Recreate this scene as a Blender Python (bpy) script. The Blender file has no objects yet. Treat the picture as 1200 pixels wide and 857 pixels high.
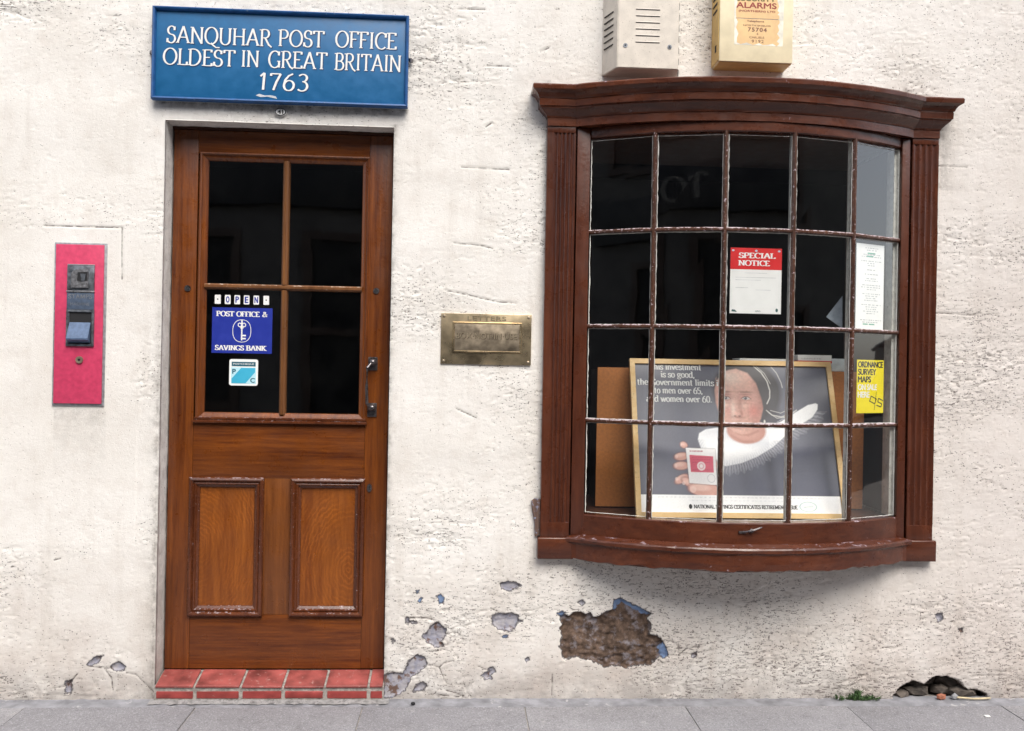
import bpy, bmesh, math, random
import numpy as np
from mathutils import Vector, Matrix
rad = math.radians
random.seed(7)
sc = bpy.context.scene
col = sc.collection

# ------------------------------------------------------------------ camera
cd = bpy.data.cameras.new('camera'); cam = bpy.data.objects.new('camera', cd); col.objects.link(cam)
sc.camera = cam
cd.sensor_width = 36; cd.lens = 36 * 1050 / 1200; cd.clip_start = .05; cd.clip_end = 2000
YAW, PITCH, ROLL = 0.0542663, 0.0027120, 0.0182932
cy, sy, cp, sp = math.cos(YAW), math.sin(YAW), math.cos(PITCH), math.sin(PITCH)
vf = Vector((sy*cp, cy*cp, sp)); vr = Vector((cy, -sy, 0)); vu = vr.cross(vf)
cr, sr = math.cos(ROLL), math.sin(ROLL)
r2 = cr*vr + sr*vu; u2 = -sr*vr + cr*vu
m = Matrix((r2, u2, -vf)).transposed().to_4x4(); m.translation = (0, -3.6, 1.332)
cam.matrix_world = m

# ------------------------------------------------------------------ sky, sun, exposure
SUN_EL, SUN_AZ = rad(52), rad(18)          # azimuth measured from the street side (-Y) towards +X
w = bpy.data.worlds.new('World'); sc.world = w; w.use_nodes = True
nt = w.node_tree; nt.nodes.clear()
sky = nt.nodes.new('ShaderNodeTexSky'); sky.sky_type = 'NISHITA'; sky.sun_disc = False
sky.sun_elevation = SUN_EL; sky.sun_rotation = math.pi - SUN_AZ
sky.air_density = 1.0; sky.dust_density = 2.0; sky.ozone_density = 1.0
hs = nt.nodes.new('ShaderNodeHueSaturation'); hs.inputs['Saturation'].default_value = .42
bg = nt.nodes.new('ShaderNodeBackground'); bg.inputs[1].default_value = .15
wo = nt.nodes.new('ShaderNodeOutputWorld')
nt.links.new(sky.outputs[0], hs.inputs['Color']); nt.links.new(hs.outputs[0], bg.inputs[0]); nt.links.new(bg.outputs[0], wo.inputs[0])
sl = bpy.data.lights.new('sun', 'SUN'); sl.energy = 1.4; sl.angle = rad(38); sl.color = (1, .93, .83)
so = bpy.data.objects.new('sun', sl); col.objects.link(so)
sd = Vector((math.sin(SUN_AZ)*math.cos(SUN_EL), -math.cos(SUN_AZ)*math.cos(SUN_EL), math.sin(SUN_EL)))
so.rotation_euler = sd.to_track_quat('Z', 'Y').to_euler(); so.location = (2, -6, 8)
sc.view_settings.view_transform = 'Standard'; sc.view_settings.look = 'None'
sc.view_settings.exposure = 1.12; sc.view_settings.gamma = 1; sc.view_settings.use_curve_mapping = False

# ------------------------------------------------------------------ helpers
def tag(o, label=None, cat=None, group=None, kind=None):
    if label: o['label'] = label
    if cat: o['category'] = cat
    if group: o['group'] = group
    if kind: o['kind'] = kind
    return o
def empty(name, loc, label=None, cat=None, group=None):
    o = bpy.data.objects.new(name, None); o.empty_display_size = .05; o.location = loc; col.objects.link(o)
    return tag(o, label, cat, group)
def origin(p):
    v = Vector((0, 0, 0))
    while p is not None: v = v + p.location; p = p.parent
    return v
class MB:
    """collects world-space geometry, then links it as ONE mesh"""
    def __init__(s): s.v = []; s.f = []; s.sm = []
    def add(s, vs, fs, smooth=False):
        b = len(s.v); s.v += [tuple(v) for v in vs]; s.f += [tuple(i+b for i in f) for f in fs]; s.sm += [smooth]*len(fs); return s
    def box(s, x0, x1, y0, y1, z0, z1, bev=0.0, seg=2):
        bm = bmesh.new(); bmesh.ops.create_cube(bm, size=1)
        for v in bm.verts: v.co = ((x0+x1)/2+v.co.x*(x1-x0), (y0+y1)/2+v.co.y*(y1-y0), (z0+z1)/2+v.co.z*(z1-z0))
        if bev > 0: bmesh.ops.bevel(bm, geom=bm.edges[:], offset=bev, segments=seg, affect='EDGES', profile=.6)
        return s.bm(bm, bev > 0)
    def bm(s, bm, smooth=False):
        bm.verts.ensure_lookup_table(); bm.verts.index_update()
        s.add([v.co.copy() for v in bm.verts], [[v.index for v in f.verts] for f in bm.faces], smooth); bm.free(); return s
    def prism(s, poly, fn, d0, d1):
        """poly of (a,b) pairs; fn(a,b,d) -> world; extruded from depth d0 to d1"""
        n = len(poly)
        vs = [fn(a, b, d0) for a, b in poly]+[fn(a, b, d1) for a, b in poly]
        return s.add(vs, [list(range(n)), list(range(2*n-1, n-1, -1))]+[[i, (i+1) % n, n+(i+1) % n, n+i] for i in range(n)])
    def tube(s, pts, r, seg=8, caps=True):
        pts = [Vector(p) for p in pts]; n = len(pts); rr = r if isinstance(r, (list, tuple)) else [r]*n
        vs = []
        for i, p in enumerate(pts):
            t = (pts[min(i+1, n-1)]-pts[max(i-1, 0)]).normalized()
            a = t.cross(Vector((0, 0, 1)));
            if a.length < .1: a = t.cross(Vector((1, 0, 0)))
            a.normalize(); b = t.cross(a)
            for k in range(seg):
                q = 2*math.pi*k/seg; vs.append(p+(a*math.cos(q)+b*math.sin(q))*rr[i])
        fs = [[i*seg+k, i*seg+(k+1) % seg, (i+1)*seg+(k+1) % seg, (i+1)*seg+k] for i in range(n-1) for k in range(seg)]
        if caps: fs += [list(range(seg))[::-1], [(n-1)*seg+k for k in range(seg)]]
        return s.add(vs, fs, True)
    def ball(s, c, r, sub=2, sq=(1, 1, 1), jit=0):
        bm = bmesh.new(); bmesh.ops.create_icosphere(bm, subdivisions=sub, radius=1)
        for v in bm.verts:
            k = 1+random.uniform(-jit, jit); v.co = Vector((c[0]+v.co.x*r*sq[0]*k, c[1]+v.co.y*r*sq[1]*k, c[2]+v.co.z*r*sq[2]*k))
        return s.bm(bm, jit == 0)
    def disc(s, fn, a, b, ra, rb, d0, d1, n=24):
        return s.prism([(a+ra*math.cos(2*math.pi*k/n), b+rb*math.sin(2*math.pi*k/n)) for k in range(n)], fn, d0, d1)
    def jitter(s, amt, seed=1):
        rng = random.Random(seed); s.v = [(x+rng.uniform(-amt, amt), y+rng.uniform(-amt, amt), z+rng.uniform(-amt, amt)) for x, y, z in s.v]; return s
    def build(s, name, mat, parent=None, kind=None, label=None):
        me = bpy.data.meshes.new(name); o_ = origin(parent)
        me.from_pydata([(x-o_.x, y-o_.y, z-o_.z) for x, y, z in s.v], [], s.f)
        me.polygons.foreach_set('use_smooth', s.sm); me.materials.append(mat); me.update()
        o = bpy.data.objects.new(name, me); o.parent = parent; col.objects.link(o)
        if kind: o['kind'] = kind
        if label: o['label'] = label
        if any(s.sm):
            bm = bmesh.new(); bm.from_mesh(me); bmesh.ops.recalc_face_normals(bm, faces=bm.faces[:]); bm.to_mesh(me); bm.free()
            try: me.set_sharp_from_angle(angle=rad(38))
            except Exception: pass
        return o
def at(Y):                       # a plane parallel to the wall; d is how far a piece stands out towards the street
    return lambda a, b, d: Vector((a, Y-d, b))

# --- numpy value noise
def vnoise(x, z, sx, sz, seed):
    rng = np.random.RandomState(seed); g = rng.rand(512, 512)
    u = x/sx+37.3; v = z/sz+91.7
    i = np.floor(u).astype(int); j = np.floor(v).astype(int); fu = u-i; fv = v-j
    fu = fu*fu*(3-2*fu); fv = fv*fv*(3-2*fv)
    a = g[i % 512, j % 512]; b = g[(i+1) % 512, j % 512]; c = g[i % 512, (j+1) % 512]; d = g[(i+1) % 512, (j+1) % 512]
    return (a*(1-fu)+b*fu)*(1-fv)+(c*(1-fu)+d*fu)*fv
def fbm(x, z, sx, sz, seed, oct=4):
    t = 0; k = 1; n = 0
    for o in range(oct): t = t+k*vnoise(x, z, sx/2**o, sz/2**o, seed+o); n += k; k *= .5
    return t/n
def sdf_poly(x, z, poly):
    """signed distance, negative inside"""
    d = np.full(x.shape, 1e9); ins = np.zeros(x.shape, bool); n = len(poly)
    for i in range(n):
        ax, az = poly[i]; bx, bz = poly[(i+1) % n]; ex, ez = bx-ax, bz-az; L = ex*ex+ez*ez+1e-12
        t = np.clip(((x-ax)*ex+(z-az)*ez)/L, 0, 1)
        d = np.minimum(d, np.hypot(x-ax-t*ex, z-az-t*ez))
        c = ((az > z) != (bz > z)); xi = ax+(z-az)*(bx-ax)/((bz-az) if abs(bz-az) > 1e-9 else 1e-9)
        ins ^= c & (x < xi)
    return np.where(ins, -d, d)
def sdf_line(x, z, pl):
    d = np.full(x.shape, 1e9)
    for (ax, az), (bx, bz) in zip(pl[:-1], pl[1:]):
        ex, ez = bx-ax, bz-az; t = np.clip(((x-ax)*ex+(z-az)*ez)/(ex*ex+ez*ez+1e-12), 0, 1)
        d = np.minimum(d, np.hypot(x-ax-t*ex, z-az-t*ez))
    return d

# ------------------------------------------------------------------ materials
class N:
    def __init__(s, name):
        s.m = bpy.data.materials.new(name); s.m.use_nodes = True; s.t = s.m.node_tree; s.t.nodes.clear()
        s.o = s.t.nodes.new('ShaderNodeOutputMaterial'); s.b = s.t.nodes.new('ShaderNodeBsdfPrincipled'); s.t.links.new(s.b.outputs[0], s.o.inputs[0])
        s.b.inputs['Roughness'].default_value = .6
    def n(s, ty, **kw):
        k = s.t.nodes.new(ty)
        for a, v in kw.items():
            if a.startswith('i_'):
                key = a[2:].replace('_', ' '); k.inputs[int(key) if key.isdigit() else key].default_value = v
            else: setattr(k, a, v)
        return k
    def l(s, a, b): s.t.links.new(a, b)
    def setb(s, key, v):
        if hasattr(v, 'is_linked') or hasattr(v, 'links'): s.l(v, s.b.inputs[key])
        else: s.b.inputs[key].default_value = v
    def coord(s, scale=(1, 1, 1), rand=True):
        tc = s.n('ShaderNodeTexCoord'); src = tc.outputs['Object']
        if rand:
            oi = s.n('ShaderNodeObjectInfo'); mm = s.n('ShaderNodeMath', operation='MULTIPLY', i_1=37.0); s.l(oi.outputs['Random'], mm.inputs[0])
            va = s.n('ShaderNodeVectorMath', operation='ADD'); s.l(src, va.inputs[0]); s.l(mm.outputs[0], va.inputs[1]); src = va.outputs[0]
        mp = s.n('ShaderNodeMapping', i_Scale=scale); s.l(src, mp.inputs[0]); return mp.outputs[0]
    def noise(s, vec, scale, detail=4, rough=.55, dist=0):
        k = s.n('ShaderNodeTexNoise', i_Scale=scale, i_Detail=detail, i_Roughness=rough, i_Distortion=dist); s.l(vec, k.inputs['Vector']); return k.outputs[0]
    def ramp(s, v, lo, hi, a=0.0, b=1.0):
        k = s.n('ShaderNodeMapRange', i_1=lo, i_2=hi, i_3=a, i_4=b); s.l(v, k.inputs[0]); return k.outputs[0]
    def mix(s, f, a, b, mode='MIX'):
        k = s.n('ShaderNodeMix', data_type='RGBA', blend_type=mode)
        for inp, v in ((k.inputs[0], f), (k.inputs[6], a), (k.inputs[7], b)):
            if isinstance(v, (int, float)): inp.default_value = v
            elif isinstance(v, tuple): inp.default_value = (v[0], v[1], v[2], 1)
            else: s.l(v, inp)
        return k.outputs[2]
    def math(s, op, a, b=0.0):
        k = s.n('ShaderNodeMath', operation=op)
        for inp, v in ((k.inputs[0], a), (k.inputs[1], b)):
            if isinstance(v, (int, float)): inp.default_value = v
            else: s.l(v, inp)
        return k.outputs[0]
    def attr(s, name): return s.n('ShaderNodeAttribute', attribute_name=name)
    def bump(s, h, strength=.5, dist=.002, prev=None):
        k = s.n('ShaderNodeBump', i_Strength=strength, i_Distance=dist); s.l(h, k.inputs['Height'])
        if prev is not None: s.l(prev, k.inputs['Normal'])
        s.l(k.outputs[0], s.b.inputs['Normal']); return k.outputs[0]
def plain(name, c, rough=.6, metal=0, var=.15, scale=25, bump=.15, bscale=180, bd=.001, spec=.5, dirt=None):
    k = N(name); v = k.coord(); f = k.noise(v, scale, 5)
    c2 = tuple(max(0, q*(1-2*var)) for q in c); c3 = tuple(min(1, q*(1+var)) for q in c)
    cc = k.mix(k.ramp(f, .3, .7), c2, c3)
    if dirt: cc = k.mix(k.ramp(k.noise(v, dirt[1], 6, .65), dirt[2], dirt[2]+.07), cc, dirt[0])
    k.setb('Base Color', cc); k.setb('Metallic', metal); k.setb('Specular IOR Level', spec)
    k.setb('Roughness', k.ramp(f, .3, .7, rough*.85, min(1, rough*1.15)))
    if bump: k.bump(k.noise(v, bscale, 4), bump, bd)
    return k.m
def wood(name, dark, light, rough=.35, grain=(1, 1, .06), gs=60, ring=.0, chips=None, coat=.0, bump=.35, wearup=None, ctr=(0, 0)):
    k = N(name); v = k.coord(grain); f = k.noise(v, gs, 9, .72, .35); v2 = k.coord(); lo = k.noise(v2, 3.5, 3)
    f2 = k.noise(k.coord(tuple(g*.35+.02 if g < .5 else g for g in grain)), gs*.22, 4, .6); cc = k.mix(k.ramp(k.math('ADD', k.math('MULTIPLY', f, .62), k.math('MULTIPLY', f2, .38)), .38, .63), dark, light)
    ol = k.noise(k.coord(grain), gs*4.5, 3, .7); cc = k.mix(k.ramp(ol, .60, .72, 0, .55), cc, tuple(q*.45 for q in dark))
    if ring:
        wv = k.n('ShaderNodeTexWave', wave_type='RINGS', rings_direction='Y', i_Scale=1.0, i_Distortion=7.5, i_Detail=3.0); wv.inputs['Detail Scale'].default_value = 1.6; wv.inputs['Detail Roughness'].default_value = .6
        tc = k.n('ShaderNodeTexCoord'); mp = k.n('ShaderNodeMapping', i_Scale=(ring*1.0, 1, ring*.62), i_Location=(-ring*1.0*ctr[0], 0, -ring*.62*ctr[1])); k.l(tc.outputs['Object'], mp.inputs[0]); k.l(mp.outputs[0], wv.inputs['Vector'])
        cc = k.mix(k.math('MULTIPLY', k.ramp(wv.outputs['Fac'], .60, 1.0, 0, .20), k.ramp(k.noise(v2, 9, 4), .42, .62)), cc, tuple(min(1, q*2.1) for q in light)); cc = k.mix(k.ramp(wv.outputs['Fac'], .30, .02, 0, .12), cc, tuple(q*.6 for q in dark))
    cc = k.mix(k.ramp(lo, .3, .75, .0, .45), cc, tuple(q*.55 for q in dark))
    h = f
    if chips:
        cf = k.noise(v2, chips[1], 8, .7); msk = k.ramp(cf, chips[2], chips[2]+.03)
        if wearup is not None:
            ge = k.n('ShaderNodeNewGeometry'); sx = k.n('ShaderNodeSeparateXYZ'); k.l(ge.outputs['Normal'], sx.inputs[0])
            up = k.ramp(sx.outputs[2], .35, .8, 0, wearup); msk2 = k.ramp(k.math('ADD', cf, up), chips[2], chips[2]+.05); msk = msk2
        cc = k.mix(msk, cc, chips[0])
    k.setb('Base Color', cc); k.setb('Roughness', k.ramp(k.noise(v2, 14, 5), .3, .7, rough*.7, rough*1.35))
    k.setb('Specular IOR Level', .35); k.setb('Coat Weight', coat); k.setb('Coat Roughness', .15)
    b1 = k.bump(f, bump, .0012); k.bump(k.noise(v2, 60, 4), .35, .0018, b1)
    return k.m
DOOR = wood('varnished_door_wood', (.080, .018, .004), (.245, .068, .010), .33, (1, 1, .05), 80, coat=.25)
DOORH = wood('varnished_rail_wood', (.080, .018, .004), (.245, .068, .010), .33, (.05, 1, 1), 80, coat=.25)
PANEL = wood('varnished_panel_wood', (.165, .042, .007), (.30, .090, .014), .36, (1, 1, .08), 70, ring=26, coat=.1, ctr=(-.31, .50))
PANEL2 = wood('varnished_panel_wood_right', (.165, .042, .007), (.30, .090, .014), .36, (1, 1, .08), 70, ring=24, coat=.1, ctr=(.29, .40))
MOULD = wood('dark_moulding_varnish', (.065, .017, .007), (.150, .042, .012), .25, (1, 1, .2), 60, coat=.5, chips=((.34, .27, .28), 75, .64), wearup=.10)
GBAR = wood('glazing_bar_varnish', (.13, .05, .018), (.26, .115, .045), .35, (1, 1, .2), 60, chips=((.42, .33, .26), 60, .62), wearup=.08)
WPAINT = wood('chestnut_window_paint', (.058, .0155, .0080), (.122, .036, .0165), .30, (1, 1, .12), 50, coat=.22, chips=((.33, .26, .30), 45, .67), wearup=.07)
WPAINTH = wood('chestnut_cornice_paint', (.058, .0155, .0080), (.142, .042, .0185), .30, (.12, 1, 1), 50, coat=.22, chips=((.34, .26, .29), 24, .66), wearup=.095)
WBAR = wood('worn_glazing_bar_paint', (.045, .019, .012), (.125, .052, .030), .32, (1, 1, .4), 70, coat=.1, chips=((.44, .36, .38), 80, .585), wearup=.15, bump=.6)
PALE = plain('old_pale_inner_paint', (.66, .66, .62), .5, var=.12, scale=40, dirt=((.25, .23, .2), 60, .62))
SILVERW = plain('stone_grey_board', (.40, .34, .30), .6)
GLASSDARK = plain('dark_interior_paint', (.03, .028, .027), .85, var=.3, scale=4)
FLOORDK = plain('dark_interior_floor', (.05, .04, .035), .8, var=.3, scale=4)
HARDB = plain('brown_hardboard', (.50, .19, .055), .7, var=.10, scale=90, bump=.2, bscale=400)
OAK = wood('pale_oak_frame', (.80, .50, .20), (.92, .68, .36), .4, (.2, 1, .2), 60)
PINK = plain('pink_red_enamel', (.60, .050, .125), .45, var=.08, scale=60, bump=.25, bscale=300, dirt=((.40, .05, .09), 200, .70))
STEEL = plain('dull_grey_steel', (.22, .24, .27), .42, .75, var=.3, scale=60)
BLUESTEEL = plain('blue_grey_plastic', (.085, .115, .17), .35, 0, var=.15, scale=80)
BLACK = plain('black_recess', (.012, .012, .014), .7, var=.1)
IRON = plain('worn_dark_iron', (.17, .155, .16), .3, .8, var=.35, scale=70)
BRASS = plain('old_brass', (.70, .56, .36), .28, .85, var=.38, scale=9, bump=.3, bscale=45, bd=.0012)
BRASSD = plain('tarnished_brass', (.44, .36, .26), .38, .7, var=.3, scale=22, bump=.4, bscale=30, bd=.0015)
BLUE = plain('blue_sign_paint', (.008, .118, .290), .42, var=.06, scale=30, bump=.15, bscale=120, dirt=((.006, .06, .2), 90, .70))
BLUED = plain('blue_frame_paint', (.012, .085, .26), .42, var=.15, scale=40, dirt=((.22, .30, .40), 70, .66))
WHITE = plain('white_lettering', (.80, .79, .76), .5, var=.04, scale=80)
CREAM = plain('cream_box_enamel', (.80, .70, .48), .45, var=.05, scale=20, dirt=((.45, .34, .18), 130, .72))
CREAM_SHADE = plain('cream_box_shade', (.66, .45, .16), .5, var=.08, scale=20, dirt=((.35, .22, .1), 130, .68))
GREYBOX = plain('speckled_bell_box_paint', (.66, .60, .52), .5, var=.07, scale=22, dirt=((.22, .16, .12), 230, .615))
PEACH = plain('peach_paper_label', (.80, .54, .27), .7, var=.07, scale=20)
REDINK = plain('brown_red_ink', (.30, .04, .03), .6, var=.1)
OLIVE = plain('dark_olive_ink', (.14, .12, .03), .6, var=.1)
NAVY = plain('royal_blue_print', (.012, .028, .29), .45, var=.05)
INK = plain('black_ink', (.015, .015, .018), .5, var=.1)
PAPER = plain('white_paper', (.82, .82, .80), .6, var=.02)
PAPERB = plain('pale_blue_paper', (.50, .58, .68), .6, var=.04)
RED = plain('red_print', (.66, .018, .020), .45, var=.04)
YELLOW = plain('yellow_print', (.84, .70, .010), .45, var=.03)
CYAN = plain('cyan_print', (.05, .42, .62), .45, var=.05); LCYAN = plain('light_cyan_print', (.45, .72, .80), .45, var=.03)
TEAL = plain('dark_teal_print', (.01, .10, .15), .45, var=.05)
GREYINK = plain('grey_ink', (.45, .46, .47), .6, var=.1); GREENINK = plain('green_ink', (.15, .42, .30), .6, var=.1)
TILE = plain('red_glazed_tile', (.33, .078, .068), .45, var=.30, scale=11, bump=.35, bscale=90, bd=.0015, dirt=((.36, .17, .15), 50, .60))
BRICK = plain('dark_red_tile', (.33, .052, .046), .5, var=.2, scale=18, bump=.4, bscale=90, bd=.0015, dirt=((.36, .27, .24), 60, .66))
GROUT = plain('grey_mortar', (.36, .33, .30), .9, var=.25, scale=60, bump=.8, bscale=160, bd=.003)
PALEMORTAR = plain('pale_mortar', (.33, .32, .315), .9, var=.3, scale=30, bump=.8, bscale=120, bd=.003, dirt=((.20, .19, .19), 30, .54))
STONE = plain('rubble_stone', (.115, .095, .08), .9, var=.35, scale=30, bump=.9, bscale=80, bd=.004)
TERRA = plain('terracotta_shard', (.36, .13, .075), .8, var=.2, scale=30)
GREEN = plain('weed_green', (.085, .16, .055), .55, var=.35, scale=60); ROADM = plain('asphalt', (.04, .04, .042), .9, var=.2, scale=60, bump=.6, bscale=300, bd=.004)
GROUNDM = plain('ground_earth', (.09, .10, .06), .95, var=.3, scale=.4)

def slab_mat():
    k = N('paving_concrete'); v = k.coord(); oi = k.n('ShaderNodeObjectInfo')
    base = k.mix(k.ramp(oi.outputs['Random'], 0, 1), (.245, .240, .255), (.30, .293, .305))
    base = k.mix(k.ramp(k.noise(v, 6, 5), .35, .7, 0, .5), base, (.19, .182, .19)); base = k.mix(k.ramp(k.noise(v, 24, 6, .7), .56, .66, 0, .5), base, (.155, .15, .155)); base = k.mix(k.ramp(k.noise(v, 13, 6, .7), .60, .70, 0, .5), base, (.40, .39, .385))
    vo = k.n('ShaderNodeTexVoronoi', i_Scale=260.0); k.l(v, vo.inputs['Vector'])
    cs = k.n('ShaderNodeSeparateColor'); k.l(vo.outputs['Color'], cs.inputs[0])
    base = k.mix(k.ramp(cs.outputs[0], .80, .84, 0, .4), base, (.10, .10, .12)); base = k.mix(k.ramp(cs.outputs[1], .82, .86, 0, .35), base, (.50, .50, .52))
    k.setb('Base Color', base); k.setb('Roughness', .85); k.bump(k.noise(v, 220, 5), .7, .0025); return k.m
SLAB = slab_mat()

def glass_mat(name, tint, r0=.05):
    k = N(name); t = k.t; t.nodes.remove(k.b)
    fr = k.n('ShaderNodeFresnel'); bf = k.n('ShaderNodeNewGeometry'); k.l(k.ramp(bf.outputs['Backfacing'], 0, 1, 1.52, 1/1.52), fr.inputs[0]); fm = k.math('MULTIPLY', fr.outputs[0], 1.95); fm = k.math('MINIMUM', fm, 1.0)
    v = k.coord(); bp = k.n('ShaderNodeBump', i_Strength=.2, i_Distance=.0007); k.l(k.noise(v, 7, 2), bp.inputs['Height'])
    gl = k.n('ShaderNodeBsdfGlossy', i_Roughness=.02); gl.inputs[0].default_value = (1, 1, 1, 1); k.l(bp.outputs[0], gl.inputs['Normal'])
    tr = k.n('ShaderNodeBsdfTransparent'); tr.inputs[0].default_value = tint+(1,)
    mx = k.n('ShaderNodeMixShader'); k.l(fm, mx.inputs[0]); k.l(tr.outputs[0], mx.inputs[1]); k.l(gl.outputs[0], mx.inputs[2])
    df = k.n('ShaderNodeBsdfDiffuse'); df.inputs[0].default_value = (.5, .5, .48, 1)
    m2 = k.n('ShaderNodeMixShader'); k.l(k.ramp(k.noise(v, 9, 6, .65), .4, .8, .0, .005), m2.inputs[0])
    k.l(mx.outputs[0], m2.inputs[1]); k.l(df.outputs[0], m2.inputs[2]); k.l(m2.outputs[0], k.o.inputs[0]); return k.m
GLASS = glass_mat('old_window_glass', (.97, .98, .975))

def wall_mat():
    k = N('painted_roughcast'); v = k.coord(rand=False)
    tc = k.n('ShaderNodeTexCoord'); sx = k.n('ShaderNodeSeparateXYZ'); k.l(tc.outputs['Object'], sx.inputs[0]); X, Z = sx.outputs[0], sx.outputs[2]
    c = k.mix(k.ramp(k.noise(v, 2.3, 5), .35, .68), (.83, .805, .765), (.73, .695, .645))
    c = k.mix(k.ramp(k.noise(v, 16, 6, .6), .5, .74, 0, .4), c, (.62, .56, .50))
    # older, greyer and pinker paint to the right and low down
    tr = k.noise(k.coord((1, 1, .10), rand=False), 11, 5, .6); c = k.mix(k.math('MULTIPLY', k.ramp(tr, .52, .72, 0, .5), k.ramp(k.noise(v, 1.7, 3), .4, .6)), c, (.56, .51, .455))
    c = k.mix(k.math('MULTIPLY', k.ramp(X, 1.3, 2.2, 0, .50), k.ramp(Z, 2.7, 1.6, .6, 1.0)), c, (.56, .49, .455))
    low = k.math('MULTIPLY', k.ramp(Z, .62, .0), k.ramp(k.noise(v, 5, 6, .6), .33, .66)); c = k.mix(k.math('MULTIPLY', low, .75), c, (.50, .425, .375))
    foot = k.math('MULTIPLY', k.ramp(Z, .17, .0), k.ramp(k.noise(v, 12, 6, .65), .3, .55)); c = k.mix(k.math('MULTIPLY', foot, .65), c, (.30, .275, .26))
    # dirt lodged in pits, and painted shadow lines under lips of the render; coarse amount comes with the mesh
    rough = k.attr('rough').outputs['Fac']
    va0 = k.coord((1, 1, 1.7), rand=False); wn = k.n('ShaderNodeTexNoise', i_Scale=9.0, i_Detail=3.0); k.l(v, wn.inputs['Vector']); wm = k.n('ShaderNodeVectorMath', operation='MULTIPLY_ADD'); k.l(wn.outputs['Color'], wm.inputs[0]); wm.inputs[1].default_value = (.09, .09, .09); k.l(va0, wm.inputs[2]); vo = k.n('ShaderNodeTexVoronoi', i_Scale=118.0); k.l(wm.outputs[0], vo.inputs['Vector'])
    cs = k.n('ShaderNodeSeparateColor'); k.l(vo.outputs['Color'], cs.inputs[0])
    rad_ = k.ramp(k.math('ADD', cs.outputs[0], k.math('MULTIPLY', rough, .35)), .80, 1.24, 0.0, .52)
    warp = k.math('ADD', vo.outputs['Distance'], k.math('MULTIPLY', k.math('SUBTRACT', k.noise(v, 160, 3), .5), .35))
    sp1 = k.ramp(k.math('SUBTRACT', warp, rad_), .0, -.045)
    nz = k.noise(k.coord((.40, 1, 1.7), rand=False), 84, 5, .68, .6)
    thr = k.ramp(rough, 0, 1, .30, .44); sp2 = k.ramp(k.math('SUBTRACT', thr, nz), .0, .02)
    speck = k.math('MAXIMUM', sp1, sp2)
    c = k.mix(k.math('MULTIPLY', speck, k.ramp(k.noise(v, 20, 4), .35, .65, .45, .90)), c, (.10, .082, .075))
    # grime streaks beside the window and door, plus painted shade under sill and cornice
    gr = k.attr('grime_shade').outputs['Fac']
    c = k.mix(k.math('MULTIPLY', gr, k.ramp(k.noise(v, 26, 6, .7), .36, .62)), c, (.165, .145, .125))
    # broken patches
    wob = k.math('MULTIPLY', k.math('SUBTRACT', k.noise(v, 55, 5, .65), .5), .030)
    def msk(nm, soft=.0015): return k.ramp(k.math('ADD', k.attr(nm).outputs['Fac'], wob), soft, -soft)
    g1 = k.mix(k.ramp(k.noise(v, 40, 5), .4, .62), (.30, .30, .36), (.42, .40, .42)); g1 = k.mix(k.ramp(k.noise(v, 30, 4), .56, .64), g1, (.16, .10, .08))
    c = k.mix(msk('grey'), c, g1)
    b1 = k.mix(k.ramp(k.noise(v, 35, 6, .7), .34, .66), (.052, .034, .025), (.185, .125, .092)); b1 = k.mix(k.ramp(k.noise(v, 24, 6, .7), .52, .66), b1, (.25, .23, .25))
    c = k.mix(msk('brown'), c, b1); c = k.mix(msk('blue'), c, k.mix(k.noise(v, 60, 3), (.10, .17, .33), (.24, .32, .47)))
    c = k.mix(msk('void'), c, (.07, .05, .04))
    # lip of broken paint
    ed = k.math('ABSOLUTE', k.math('ADD', k.math('MINIMUM', k.attr('brown').outputs['Fac'], k.math('MINIMUM', k.attr('grey').outputs['Fac'], k.attr('blue').outputs['Fac'])), wob))
    c = k.mix(k.math('MULTIPLY', k.ramp(ed, .0034, .0012), .75), c, (.05, .045, .05))
    ck = k.math('ADD', k.attr('crack').outputs['Fac'], k.math('MULTIPLY', k.math('SUBTRACT', k.noise(v, 30, 4), .5), .005))
    c = k.mix(k.math('MULTIPLY', k.ramp(k.math('ABSOLUTE', ck), .0036, .0010), k.ramp(k.noise(v, 40, 4), .38, .5, .15, .85)), c, (.07, .055, .05))
    k.setb('Base Color', c); k.setb('Roughness', .88); k.setb('Specular IOR Level', .25)
    p = k.bump(k.noise(v, 90, 6, .62), .5, .0028); p = k.bump(k.noise(v, 300, 5, .7), .8, .0022, p)
    k.bump(k.math('SUBTRACT', 1.0, speck), .6, .003, p)
    return k.m
WALL = wall_mat()
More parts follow.
